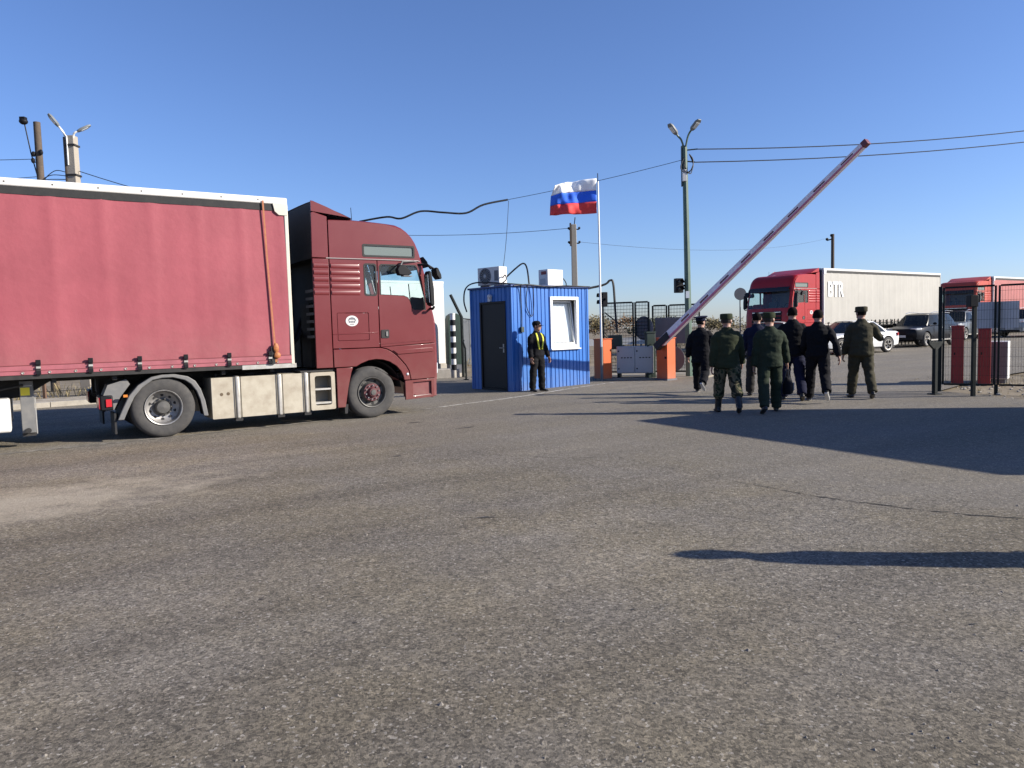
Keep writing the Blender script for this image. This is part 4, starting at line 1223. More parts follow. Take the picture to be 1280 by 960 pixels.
t, w = place_gate('mesh_gate', 'dark mesh gate leaf with wide plate right of the oval sign', (4.38, 22.95), (5.70, 22.52))
gate_leaf(t, 0, w * .30, .15, 2.17, .045, .1, bar=.024); gate_leaf(t, w * .35, w, .15, 2.17, .045, .1, bar=.024)
o = MB().box((0, -.006, 0), (.93, .006, .80)).build('sign_plate', plate_m, None); o.location = (4.42, 22.82, gz(22.8) + 1.0); o.rotation_euler = (0, 0, R(-18))
tag(o, 'grey back of a rectangular sign on the mesh gate behind the boom', 'sign')
def disc(label, loc, r, rz, rx=1.0):
    t = thing('round_sign', label, 'sign', loc, rz)
    d_ = MB().lathe([(-.006, .001), (-.006, r), (.006, r), (.006, .001)], 'Y', 32, (0, 0, 0))
    d_.v = [(x * rx, y, z) for x, y, z in d_.v]
    d_.build('disc', plate_m, t)
    MB().box((-.3 * r, .012, .35 * r), (.3 * r, .03, .4 * r)).box((-.3 * r, .012, -.4 * r), (.3 * r, .03, -.35 * r)).build('clamp', grey_p, t)
    return t
disc('large oval back of a round sign on the mesh gate', (4.02, 22.5, gz(22.5) + 1.50), .36, R(-22), .8)
disc('round sign leaning low behind the barrier cabinet', (4.92, 22.35, .62), .36, R(-35), .85)
ec = thing('electrical_cabinet', 'grey two-door electrical cabinet on legs between the orange barriers', 'cabinet', (3.66, 22.15, gz(22)), R(-16))
MB().box((-.50, -.2, .18), (.58, .2, .98)).build('body', grey_box, ec, bev=.008)
for x0 in (-.485, .055):
    d = MB().box((x0, -.222, .20), (x0 + .51, -.2005, .96)).build('door', grey_box, ec, bev=.006)
    vm = MB()
    for k in range(4):
        vm.box((x0 + .12 + k * .09, -.226, .63), (x0 + .17 + k * .09, -.221, .66))
    vm.build('vent', black_p, d)
    MB().box((x0 + .03, -.228, .82), (x0 + .07, -.221, .86)).box((x0 + .03, -.228, .3), (x0 + .07, -.221, .34)).build('latch', black_p, d)
for x in (-.45, .5):
    MB().box((x - .04, -.16, -.02), (x + .04, .16, .18)).build('leg', fence_m, ec)
gp = thing('green_pillar', 'dark green steel pillar left of the boom cabinet', 'post', (4.10, 21.95, gz(22)), R(10))
MB().box((-.13, -.1, -.02), (.13, .1, 1.36)).build('shaft', dkgreen, gp, bev=.01)
MB().box((-.15, -.12, 1.36), (.15, .12, 1.40)).build('cap', dkgreen, gp)
gp = thing('green_box', 'dark green box standing behind the grey electrical cabinet', 'cabinet', (3.15, 22.5, gz(22)), R(5))
MB().box((-.2, -.12, .9), (.2, .12, 1.32)).build('body', dkgreen, gp, bev=.01)
MB().box((-.18, -.03, -.02), (-.12, .03, .9)).box((.12, -.03, -.02), (.18, .03, .9)).build('legs', fence_m, gp)
cable('thick black conduit arching from the booth roof down to the cabinets', [bl(2.85, .4, 2.52), bl(3.0, .9, 2.62), (2.75, 22.1, 2.86), (2.98, 22.2, 3.0), (3.08, 22.2, 2.9), (3.14, 22.3, 2.1), (3.2, 22.4, 1.45)], .035, 5)
# rubble and wood at the foot of the cabinets
rb = MB()
for k in range(60):
    x, y = random.uniform(2.9, 5.6), random.uniform(21.7, 23.0)
    r = random.uniform(.02, .07)
    rb.ball((x, y, gz(y) + r * .3), (r, r * .8, r * .6), 6, 4)
rb.build('rubble', kerb_m, None, smooth=None, kind='stuff', label='small stones lying round the foot of the grey cabinet', category='rubble')
isl = flat_sheet('traffic_island', [(2.5, 21.85), (4.2, 21.6), (5.7, 21.75), (6.6, 23.2), (7.5, 26), (4.2, 26), (2.6, 23.5)], .05, ramp_mat('island_dirt', 5, [(.3, (.20, .175, .14)), (.7, (.30, .265, .21))], detail=8), thick=.15)
isl['kind'] = 'structure'

# ---------------------------------------------------------------- right gate
t, w = place_gate('mesh_gate', 'dark mesh gate on the right with grey plate fixed to it', (9.47, 16.4), (11.93, 14.68))
gate_leaf(t, 0.05, 1.0, .16, 2.27, .05, .2, bar=.02, wr=.0022); gate_leaf(t, 1.07, w, .16, 2.27, .05, .2, bar=.02, wr=.0022)
MB().box((-.05, -.04, -.05), (.02, .04, 2.30)).build('gate_post', fence_m, t)
MB().box((1.0, -.04, -.05), (1.07, .04, .17)).build('gate_foot', fence_m, t)
t2 = thing('fence_post', 'dark square post with small speaker box in front of the right gate', 'post', (9.44, 15.18, 0))
MB().box((-.036, -.036, -.05), (.036, .036, 2.02)).build('shaft', fence_m, t2, bev=.006)
MB().box((-.14, -.10, 1.82), (.02, .06, 2.06)).build('speaker_box', black_p, t2, bev=.01)
o = MB().box((0, -.008, 0), (.78, .008, .56)).build('sign_plate', mat('pale_grey_plate', (.55, .56, .58), .6, var=(4, .3)), None); o.location = (9.47 + .64 * .819 + .05 * .57, 16.4 - .64 * .574 + .05 * .82, 1.37); o.rotation_euler = (0, 0, R(-35))
tag(o, 'grey rectangular plate hanging on the right mesh gate', 'sign')
def red_cabinet(label, loc):
    t = thing('red_cabinet', label, 'cabinet', loc, R(60), 'red cabinets behind the right gate')
    MB().box((-.2, -.13, -.02), (.2, .13, 1.38)).build('housing', redcab_m, t, bev=.01)
    MB().box((-.21, -.14, 1.38), (.21, .14, 1.41)).build('lid', redcab_m, t)
    MB().box((-.205, -.1, .1), (-.201, .1, 1.3)).build('door', redcab_m, t)
    MB().box((-.215, .05, .7), (-.204, .08, .76)).build('lock', black_p, t)
red_cabinet('dark red cabinet left of the grey plate, behind the right gate', (10.95, 18.25, gz(18)))
red_cabinet('dark red cabinet under the grey plate, next to the white box', (11.45, 18.0, gz(18)))
wbx = thing('white_cabinet', 'low white electrical box with its unlit side coloured grey behind the right gate', 'cabinet', (12.05, 18.35, gz(18)), R(52))
MB().box((-.3, -.2, .08), (.3, .2, 1.0)).build('body', white_p, wbx, bev=.01)
MB().box((-.315, -.18, .1), (-.3, .18, .98)).build('door', plate_m, wbx)  # grey panel puts the shade of this white face into its colour
for x in (-.2, .2):
    MB().box((x - .04, -.15, -.03), (x + .04, .15, .08)).build('leg', plate_m, wbx)

# ---------------------------------------------------------------- lorries in the queue
red_hub = mat('red_hub', (.30, .03, .03), .5)
def place_from(px, py, th):
    return (px, py, gz(py))
# local origin of a lorry is its near-side (right) mid wheelbase; these two drive towards the camera, so their left side shows
def lorry_in(x, y, th, label_t, label_r, paint, plastic, cm, hem, letters, rail, corner, front):
    th2 = th + 180
    a = R(th2)
    # place the LEFT side (y = 2.5) of the trailer front corner at x, y
    ox = x - (.30 * math.cos(a) - 2.55 * math.sin(a)); oy = y - (.30 * math.sin(a) + 2.55 * math.cos(a))
    slope = math.asin(.012 * math.sin(a) / 1.0)
    tr = build_trailer(label_r, (ox, oy, gz(oy)), th2, cm, hem, letters=letters, rail=rail, corner=corner, front=front)
    tx_, ty_ = ox - .32 * math.cos(a), oy - .32 * math.sin(a)
    tt = build_tractor(label_t, (tx_, ty_, gz(ty_)), th2, paint, plastic, red_hub)
    pv_ = Vector((x, y, 0))
    for o, a in ((tr, a), (tt, a - R(2.5))):
        o.rotation_euler = (Matrix.Rotation(a, 4, 'Z') @ Matrix.Rotation(-.012 * math.sin(a), 4, 'Y')).to_euler()
    return tr, tt
dark_bl = mat('navy_front_wall', (.02, .03, .06), .6)
lorry_in(15.5, 36.9, 38.5, 'bright red tractor unit waiting behind the white cars', 'long off-white trailer lettered BTR behind the red cab', red_paint, mat('red_plastic', (.25, .012, .015), .5), curtain_w, curtain_w, 'BTR', white_p, mat('grey_post', (.5, .5, .5), .5), dark_bl)
lorry_in(33.2, 51.3, 38.5, 'orange-red tractor unit seen through the right mesh gate', 'salmon red trailer behind the right mesh gate', orange_paint, mat('orange_plastic', (.32, .05, .03), .5), curtain_o, curtain_o, None, white_p, white_p, mat('orange_wall', (.3, .05, .04), .6))

# ---------------------------------------------------------------- cars
def car(label, loc, heading, paint, L=4.5, W=1.80, H=1.46, kind='sedan', group='cars waiting in the queue', wheel_r=.32, name='car'):
    t = thing(name, label, 'car', loc, R(heading), group)
    hw = W / 2
    suv = kind == 'suv'
    gc = .30 if suv else .22
    belt = .62 * H if not suv else .63 * H
    hood = belt - .02
    xf, xr = L / 2, -L / 2
    if kind == 'sedan':
        st = [(xf, .42, .62, .62), (xf - .06, .30, .70, .80), (xf - .28, gc, hood - .12, .90), (xf - .75, gc - .01, hood - .05, .97), (xf - 1.25, gc - .02, belt, 1.0), (0.2, gc - .02, belt + .01, 1.0), (xr + 1.15, gc - .02, belt + .03, 1.0), (xr + .55, gc, belt + .05, .97), (xr + .12, gc + .06, belt + .03, .90), (xr + .02, .38, belt - .08, .82), (xr, .5, belt - .2, .76)]
    else:
        st = [(xf, .50, .78, .66), (xf - .06, .34, .88, .82), (xf - .26, gc, hood - .10, .92), (xf - .70, gc - .01, hood - .03, .98), (xf - 1.15, gc - .02, belt, 1.0), (0.2, gc - .02, belt + .01, 1.0), (xr + 1.0, gc - .02, belt + .04, 1.0), (xr + .45, gc, belt + .06, .97), (xr + .10, gc + .06, belt + .05, .92), (xr + .01, .45, belt - .04, .86), (xr, .55, belt - .16, .80)]
    rs = []
    for (x, z0, z1, w) in st:
        w = w * hw; h = z1 - z0
        half = [(.80 * w, z0), (.97 * w, z0 + .10 * h), (w, z0 + .38 * h), (.985 * w, z0 + .72 * h), (.94 * w, z0 + .93 * h), (.80 * w, z1), (.4 * w, z1 + .015)]
        ring = [(x, -y, z) for y, z in half] + [(x, y, z) for y, z in reversed(half)]
        rs.append(ring)
    mb = MB().rings(rs)
    body = mb.build('body', paint, t, smooth=40)
    wx = (xf - .86, xr + .88)
    for x in wx:
        cm_ = MB().cyl((x, -hw - .3, wheel_r), (x, hw + .3, wheel_r), wheel_r + .065, 28).mesh('cut')
        co = bpy.data.objects.new('cut', cm_); C.objects.link(co); co.parent = t
        bo = body.modifiers.new('arch', 'BOOLEAN'); bo.object = co; bo.operation = 'DIFFERENCE'; bo.solver = 'EXACT'
    dg = bpy.context.evaluated_depsgraph_get()
    me = bpy.data.meshes.new_from_object(body.evaluated_get(dg))
    old = [m.object for m in body.modifiers]
    body.modifiers.clear(); body.data = me
    for o_ in old:
        bpy.data.objects.remove(o_)
    for p in me.polygons:
        p.use_smooth = True
    me.set_sharp_from_angle(angle=R(40))
    MB().box((xr + .3, -hw * .82, gc - .02), (xf - .3, hw * .82, gc + .3)).build('underbody', black, t)
    # cabin: belt outline to roof outline
    if kind == 'sedan':
        a0, a1, r0, r1 = xf - 1.22, xr + .70, xf - 2.0, xr + 1.45
    else:
        a0, a1, r0, r1 = xf - 1.08, xr + .14, xf - 1.75, xr + .62
    zb, zr = belt - .01, H
    wb0, wr0 = hw * .90, hw * .68
    def edge(u, v):
        """u along the side 0 front .. 1 rear, v 0 belt .. 1 roof"""
        x = (a0 + (a1 - a0) * u) * (1 - v) + (r0 + (r1 - r0) * u) * v
        bul = .03 * math.sin(math.pi * v)
        y = wb0 * (1 - v) + wr0 * v + bul
        y *= 1 - .10 * (abs(2 * u - 1) ** 4)
        z = zb + (zr - .07 - zb) * v
        return x, y, z
    us = [0, .08, .16, .25, .34, .36, .5, .62, .64, .75, .86, .94, 1]
    vs_ = [0, .25, .5, .75, 1.0]
    for s in (-1, 1):
        for u0, u1 in ((.02, .36), (.40, .66), (.70, .93)) if not suv else ((.02, .33), (.37, .62), (.66, .93)):
            n = 5
            rows = []
            for v in (.04, .3, .6, .93):
                lo = u0 + (.03 * 0)
                rows.append([(lambda e: (e[0], s * (e[1] + .004), e[2]))(edge(u0 + (u1 - u0) * k / n, v)) for k in range(n + 1)])
            MB().grid(rows).build('side_window', glass_d, t, smooth=60)
        # pillars + roof side as paint
        pil = MB()
        for u0, u1 in ((0, .025), (.355, .405), (.655, .705), (.925, 1.0)) if not suv else ((0, .025), (.325, .375), (.615, .665), (.925, 1.0)):
            pil.grid([[(lambda e: (e[0], s * e[1], e[2]))(edge(u0 + (u1 - u0) * k / 2, v)) for k in range(3)] for v in (0, .25, .5, .75, 1)])
        pil.grid([[(lambda e: (e[0], s * (e[1] + .001), e[2]))(edge(k / 14, v)) for k in range(15)] for v in (.925, 1)])
        pil.grid([[(lambda e: (e[0], s * (e[1] + .001), e[2]))(edge(k / 14, v)) for k in range(15)] for v in (0, .045)])
        pil.build('pillars', paint, t, smooth=60)
    def cross(u, v, q):
        x, y, z = edge(u, v)
        bulge = .16 * (1 - q * q) * (1 if u < .5 else -1) * (1 - v * .5)
        return (x + bulge * (.5 if u > .5 else 1), y * q, z)
    qs = [-1, -.7, -.35, 0, .35, .7, 1]
    MB().grid([[cross(0, v, q * .97) for q in qs] for v in (.02, .35, .7, .97)]).build('windscreen', glass_d, t, smooth=60)
    MB().grid([[cross(1, v, q * .97) for q in qs] for v in (.02, .35, .7, .97)]).build('rear_window', glass_d, t, smooth=60)
    rows = []
    for u in (0, .06, .2, .5, .8, .94, 1):
        row = []
        for q in qs:
            x, y, z = edge(u, 1)
            x = cross(u, 1, q)[0] if u in (0, 1) else x
            row.append((x, y * q, z + .07 * math.sqrt(max(0, 1 - .96 * q * q)) * math.sin(math.pi * (.1 + .8 * u)) ** .4))
        rows.append(row)
    MB().grid(rows).build('roof', paint, t, smooth=60)
    inn = MB().box((xr + .9, -.65, .4), (xr + 1.2, .65, belt + .15)).box((.1, -.65, .4), (.35, -.1, belt + .22)).box((.1, .1, .4), (.35, .65, belt + .22)).box((xf - 1.5, -.68, .5), (xf - 1.2, .68, belt - .01))
    inn.build('seats', black_p, t, bev=.04)
    for x in wx:
        for s in (-1, 1):
            sg = s
            prof = [(0, wheel_r * .66), (-.01, wheel_r * .8), (0, wheel_r * .93), (.03, wheel_r), (.16, wheel_r), (.19, wheel_r * .93), (.19, wheel_r * .66)]
            def rg(pf, n=24):
                return [[(x + r * math.cos(2 * math.pi * k / n), sg * (hw - .02 - h), wheel_r + r * math.sin(2 * math.pi * k / n)) for k in range(n)] for h, r in pf]
            w_ = MB().rings(rg(prof), cap=False).build('wheel', tyre_m, t, smooth=40)
            MB().rings(rg([(.0, wheel_r * .67), (.01, wheel_r * .62), (.09, wheel_r * .58), (.1, wheel_r * .2), (.1, .001)]), cap=False).build('brake_dark', black, w_)
            sm_ = MB()
            for k in range(5):
                a = 2 * math.pi * k / 5 + .3
                for da in (-.12, .12):
                    sm_.tube([(x + .04 * math.cos(a), sg * (hw - .045), wheel_r + .04 * math.sin(a)), (x + wheel_r * .63 * math.cos(a + da), sg * (hw - .03), wheel_r + wheel_r * .63 * math.sin(a + da))], .018, 5)
            sm_.rings(rg([(-.004, wheel_r * .69), (.004, wheel_r * .60), (.03, wheel_r * .60)]), cap=False)
            sm_.build('rim', alu, w_)
    # front and rear details
    zl = hood - .17
    for s in (-1, 1):
        hl = MB().rings([[(xf - dx, s * y, z) for y, z in ((y0, zl - .06), (y1, zl - .03), (y1, zl + .07), (y0, zl + .05))] for dx, y0, y1 in ((.07, hw * .48, hw * .80), (.33, hw * .72, hw * .945))])
        hl.build('headlight', lampwht, t, bev=.01)
        MB().rings([[(xr + dx, s * y, z) for y, z in ((y0, belt - .20), (y1, belt - .18), (y1, belt - .04), (y0, belt - .05))] for dx, y0, y1 in ((.0, hw * .40, hw * .80), (.25, hw * .80, hw * .965))]).build('tail_light', lampred, t)
        MB().ball((xf - 1.45, s * (hw + .07), belt + .08), (.08, .10, .07), 10, 6).build('mirror', paint, t)
        for xx in ((xf - 1.55), (.02 if not suv else -.05), (xr + 1.25)):
            MB().box((xx - .006, s * (hw - .012), gc + .12), (xx + .006, s * (hw + .003), belt - .03)).build('door_gap', black, t)
        for xx in (-.15, -1.1):
            MB().box((xx - .09, s * (hw - .03), belt - .14), (xx + .09, s * (hw + .016), belt - .11)).build('door_handle', paint if not suv else chrome, t, bev=.008)
    MB().box((xf - .12, -hw * .46, zl - .10), (xf - .025, hw * .46, zl + .03)).build('grille', black_p, t, bev=.02)
    MB().box((xf - .14, -hw * .62, .34), (xf - .01, hw * .62, .46)).build('lower_intake', black_p, t, bev=.02)
    MB().box((xf - .05, -.26, .48), (xf + .012, .26, .59)).build('number_plate', white_p, t)
    if suv:
        for s in (-1, 1):
            MB().tube([(r0 - .1, s * hw * .66, H - .01), (.0, s * hw * .67, H + .05), (r1, s * hw * .66, H - .01)], .018, 6).build('roof_rail', chrome, t)
            MB().box((xf - 1.2, s * (hw - .03), gc), (xr + 1.25, s * (hw + .012), gc + .06)).build('sill_trim', alu, t)
    return t
white_car = mat('white_car_paint', (.62, .62, .61), .35, coat=.4)
black_car = mat('black_car_paint', (.005, .006, .009), .3, spec=.15)
grey_car = mat('grey_car_paint', (.09, .10, .105), .35, coat=.3)
silver_car = mat('silver_car_paint', (.30, .32, .33), .35, coat=.3)
def cloc(x, y):
    return (x, y, gz(y))
hd = 218.5
car('white sedan with silver rims behind the officer in olive-brown', cloc(15.15, 33.35), 205, white_car, 4.6, 1.80, 1.46, 'sedan', wheel_r=.34)
car('white car half hidden behind the walking group, left of the other sedan', cloc(11.55, 33.0), 236, white_car, 4.3, 1.76, 1.50, 'sedan')
car('black crossover with roof rails beside the off-white trailer', cloc(21.25, 38.5), 217, black_car, 4.6, 1.86, 1.68, 'suv', wheel_r=.36)
car('dark grey crossover behind the red cabinet and mesh gate', cloc(27.2, 45.4), 222, grey_car, 4.5, 1.85, 1.75, 'suv', wheel_r=.36)
car('silver crossover at the right edge behind the gate', cloc(33.4, 47.6), 205, silver_car, 4.9, 1.9, 1.80, 'suv', wheel_r=.37)
car('white car glimpsed between the grey plate and the white box', cloc(31.2, 49.5), 215, white_car, 4.4, 1.78, 1.48, 'sedan')

# ---------------------------------------------------------------- things behind on the left
def white_building():
    t = thing('white_cabin', 'white flat-roofed cabin behind the maroon cab', 'cabin', (-2.48, 28.2, gz(28.2)), R(36))
    MB().box((-4.2, 0, .3), (0, 3.0, 3.30)).build('wall', white_p, t, bev=.01)
    MB().box((-4.2, -.01, 3.30), (.01, 3.02, 3.38)).build('roof', mat('pale_roof', (.6, .6, .58), .6), t)
    MB().box((-4.25, -.04, -.2), (.03, 3.04, .30)).build('plinth', kerb_m, t)
    w = MB().box((-2.6, -.03, 1.2), (-1.5, .02, 2.4)).build('window', white_p, t)
    MB().box((-2.52, -.036, 1.28), (-1.58, -.031, 2.32)).build('pane', glass_d, w)
    MB().box((-3.9, -.03, .32), (-3.0, .02, 2.4)).build('door', grey_box, t)
    MB().box((.0, .3, 2.75), (.05, .4, 2.85)).build('bracket', black_p, t)
white_building()
cb = tag(MB().box((-.75, -.22, -.1), (.75, .22, .30)).build('concrete_block', kerb_m, None, bev=.02), 'pale concrete block at the foot of the striped post', 'block')
cb.location = (-2.5, 24.75, gz(24.7)); cb.rotation_euler = (0, 0, R(12))
hut = thing('green_hut', 'narrow dark green hut with curved roof behind the striped post', 'hut', (-2.12, 27.6, gz(27.6)), R(20))
MB().slab([(-.24, .3), (-.24, 1.95), (-.2, 2.08), (-.1, 2.15), (0, 2.17), (.1, 2.15), (.2, 2.08), (.24, 1.95), (.24, .3)], -.24, .24).build('body', mat('hut_green', (.014, .042, .027), .6, var=(4, .5)), hut)
MB().box((-.23, -.22, -.1), (.23, .22, .3)).build('base', plate_m, hut)
MB().box((-.16, -.255, .35), (.16, -.24, 1.9)).build('door', dkgreen, hut)
sp_ = thing('striped_post', 'black and white striped post left of the booth', 'post', (-1.91, 24.7, gz(24.7)))
sb_ = MB().cyl((0, 0, -.1), (0, 0, .25), .085, 14).build('foot', kerb_m, sp_)
for k in range(10):
    z0 = .25 + k * .185
    MB().cyl((0, 0, z0), (0, 0, z0 + .185), .088, 14).build('stripe', black_p if k % 2 == 0 else white_p, sp_)
MB().cyl((0, 0, 2.1), (0, 0, 2.13), .095, 14).build('cap', white_p, sp_)
dp = thing('steel_post', 'thin dark post with bent top between striped post and booth', 'post', (-1.62, 24.9, gz(24.9)))
MB().tube([(0, 0, -.1), (0, 0, 2.0), (-.1, 0, 2.2), (-.35, 0, 2.75)], .05, 8).build('shaft', fence_m, dp)
MB().tube([(0, 0, 1.95), (.4, .2, 1.9), (.75, .3, 2.1)], .02, 6).build('wire', cable_m, dp)
for (x, y, h) in ((-1.45, 23.6, 1.25), (-1.25, 24.6, 1.1)):
    p_ = thing('short_post', 'short dark bent post near the booth, %s one' % ('taller' if h > 1.2 else 'lower'), 'post', (x, y, gz(y)))
    MB().tube([(0, 0, -.1), (0, 0, h * .8), (-.06, 0, h * .95), (-.05, .1, h)], .032, 6).build('shaft', fence_m, p_)
    MB().box((-.08, -.08, 0), (.08, .08, .02)).build('foot', fence_m, p_)
gw = thing('grey_wall', 'grey sheet fence wall behind the blue booth on its left', 'wall', (-2.6, 33.0, gz(33)), R(20))
for k in range(6):
    MB().box((k * .8, -.03, -.1), (k * .8 + .78, .03, 1.95)).build('sheet', mat('grey_sheet', (.15, .16, .17), .6, var=(3, .4)), gw)
# fence along the left pavement
fs = thing('roadside_fence', 'low wire fence along the dusty verge seen under the trailer', 'fence', (0, 0, 0))
f0 = KL + kn * 2.2
for k in range(-9, 8):
    p = f0 + RD * k * 1.5
    MB().box((p.x - .035, p.y - .035, gz(p.y) - .1), (p.x + .035, p.y + .035, gz(p.y) + 1.3)).build('post', fence_m if k % 2 else mat('rusty_post', (.12, .07, .045), .8), fs)
wm = MB()
for z in (.25, .55, .85, 1.15):
    a, b = f0 - RD * 13.5, f0 + RD * 10.5
    wm.tube([(p.x, p.y, gz(p.y) + z) for p in [a.lerp(b, q / 16) for q in range(17)]], .008, 4)
wm.build('wires', cable_m, fs, kind='stuff')
wb2 = thing('white_marker_post', 'white painted marker post under the trailer behind the pavement', 'post', (f0.x - RD.x * -1.0 + .9, f0.y + .6, gz(20)))
MB().box((-.12, -.12, -.1), (.12, .12, 1.05)).build('shaft', white_p, wb2, bev=.01)
MB().box((-.13, -.13, .8), (.13, .13, .9)).build('band', plate_m, wb2)

# ---------------------------------------------------------------- poles and wires
def concrete_pole(name, label, loc, h, w=.26, mats=concrete):
    t = thing(name, label, 'utility pole', loc)
    r = lambda s_: [(-s_ / 2, -s_ / 2), (s_ / 2, -s_ / 2), (s_ / 2, s_ / 2), (-s_ / 2, s_ / 2)]
    MB().rings([[(x, y, z) for x, y in r(s_)] for z, s_ in ((-.2, w * 1.25), (h, w))]).build('shaft', mats, t, bev=.015)
    return t
P1 = Vector((-12.55, 22.0, 0))
cp1 = concrete_pole('utility_pole', 'concrete pole with two lamp heads behind the red trailer', P1, 7.55, .24)
MB().box((-.17, -.14, 6.0), (-.12, .1, 7.5)).build('cable_trunk', wood_m, cp1)
for z in (7.25, 6.4):
    MB().box((-.16, -.15, z), (.15, .15, z + .05)).build('band', black, cp1)
pale = mat('pale_bracket', (.6, .6, .58), .4)
lamp_head(cp1, (-.08, -.08, 7.3), (-.20, -.15, 7.72), (-.42, -.4, .72), pale)
lamp_head(cp1, (.06, -.08, 7.3), (.17, -.1, 7.62), (.60, .35, .42), pale)
MB().tube([(-.06, -.14, 6.7), (-.06, -.14, 7.5), (-.3, -.18, 7.85), (-.48, -.2, 8.1)], .02, 6).build('bracket', pale, cp1)
for k in range(4):
    MB().tube(smooth_path([(-.15, -.1, 6.5 - .1 * k), (-.5 - .12 * k, -.1, 6.55 - .12 * k), (-.85 - .05 * k, -.1, 6.2), (-.7, -.1, 5.6), (-.6 + .1 * k, -.1, 5.2)], 6), .012, 5).build('cable_loop', cable_m, cp1)
wp = thing('utility_pole', 'brown wooden pole with a small lamp at the top left', 'utility pole', (-14.75, 24.0, 0))
MB().tube([(0, 0, -.2), (0, 0, 8.55)], [.13, .10], 12).build('shaft', wood_m, wp)
MB().tube([(-.1, 0, 6.9), (-.22, -.05, 7.6), (-.32, -.1, 8.45)], .02, 6).build('bracket', black_p, wp)
MB().ball((-.34, -.12, 8.55), (.13, .12, .10)).box((-.42, -.2, 8.58), (-.26, -.05, 8.68)).build('lamp', black_p, wp)
for z, dx in ((7.55, -.12), (7.6, .12), (7.35, -.15)):
    MB().ball((dx, -.08, z), (.06, .06, .09), 8, 6).tube([(0, 0, z - .05), (dx, -.08, z - .05)], .015, 5).build('insulator', black_p, wp)
P2 = Vector((2.62, 30.0, 0))
cp2 = concrete_pole('utility_pole', 'plain concrete pole rising behind the booth roof', P2, 5.75, .20)
MB().box((-.16, -.12, 4.9), (-.10, .02, 5.8)).build('cable_trunk', wood_m, cp2)
for z in (5.55, 5.0):
    MB().tube([(-.2, -.05, z), (.22, -.05, z)], .025, 5).ball((-.2, -.05, z + .05), .05, 8, 6).ball((.22, -.05, z + .05), .05, 8, 6).build('insulator', black_p, cp2)
MB().tube([(.02, -.05, 5.7), (.06, -.08, 6.02)], .02, 5).build('spike', black_p, cp2)
fpole = thing('utility_pole', 'thin dark pole far behind the off-white trailer', 'utility pole', (25.9, 60.0, gz(60)))
MB().tube([(0, 0, -.2), (0, 0, 8.1)], [.16, .13], 8).build('shaft', wood_m, fpole)
MB().tube([(-.45, 0, 7.6), (.1, 0, 7.75)], .05, 5).ball((-.45, 0, 7.7), .12, 8, 6).ball((-.1, 0, 8.0), .12, 8, 6).build('insulator', black_p, fpole)
def wire(label, a, b, drop, r=.009):
    o = MB().tube(sag(a, b, drop), r, 5).build('overhead_wire', cable_m, None, smooth=60)
    tag(o, label, 'wire')
LT = LP + Vector((0, 0, 0))
wire('upper overhead wire running right from the green lamp post', (LP.x + .28, LP.y, LP.z + 6.64), (24.5, 27.5, 9.0), .35, .016)
wire('lower overhead wire running right from the green lamp post', (LP.x + .2, LP.y, LP.z + 6.27), (24.5, 27.5, 8.55), .30, .016)
wire('thin overhead wire from the green lamp post towards the flag and left', (LP.x - .12, LP.y, LP.z + 6.35), (0.02, 24.0, 5.75), .05, .008)
cable('thick black cable snaking in the air above the maroon cab', [(0.02, 24.0, 5.75), (-.75, 23.8, 5.58), (-1.3, 23.7, 5.32), (-2.0, 23.6, 5.34), (-2.7, 23.5, 5.38), (-3.3, 23.4, 5.16), (-3.75, 23.4, 5.22), (-4.6, 23.4, 5.10)], .03, 6, name='overhead_cable')
wire('thin wire dropping from the thick cable to the air conditioner', (0.05, 24.0, 5.72), bl(.5, .9, 3.15), .25, .008)
wire('thin overhead wire from the concrete pole behind the booth to the left', (P2.x - .2, P2.y - .05, 5.6), (-9.5, 29.5, 5.9), .30, .010)
wire('black wire falling from the left concrete pole behind the trailer', (P1.x + .15, P1.y, 6.55), (-5.5, 24.0, 5.1), .25, .012)
wire('upper wire running out of frame from the wooden pole', (-14.85, 23.95, 7.4), (-24, 22, 7.3), .1, .010)
wire('lower wire running out of frame from the wooden pole', (-14.85, 23.95, 6.85), (-24, 22, 6.3), .1, .010)
wire('far thin wire from the concrete pole behind the booth to the far pole', (P2.x + .22, P2.y - .05, 5.05), (25.5, 60, 8.3), .6, .006)
# back of a round road sign
rs_ = thing('road_sign', 'grey back of a round road sign on a thin post left of the red lorry', 'sign', (12.78, 41.5, gz(41.5)))
MB().cyl((0, 0, -.1), (0, 0, 3.35), .035, 8).build('post', grey_p, rs_)
MB().lathe([(-.01, .001), (-.01, .34), (.01, .34), (.01, .001)], 'Y', 28, (0, -.05, 3.0)).build('disc', plate_m, rs_)
MB().box((-.3, -.035, 3.1), (.3, -.02, 3.14)).box((-.3, -.035, 2.86), (.3, -.02, 2.9)).build('clamp', grey_p, rs_)
# white guard rail far behind
gr_ = thing('guard_rail', 'white guard rail far behind the mesh gates', 'guard rail', (0, 0, 0))
for k in range(14):
    x = -1.0 + k * 1.0; y = 38 + k * .28
    MB().box((x, y - .03, gz(y) + .42), (x + .98, y + .03, gz(y) + .78)).build('beam', white_p, gr_)
    MB().box((x, y + .03, gz(y) - .1), (x + .1, y + .12, gz(y) + .7)).build('post', grey_p, gr_)
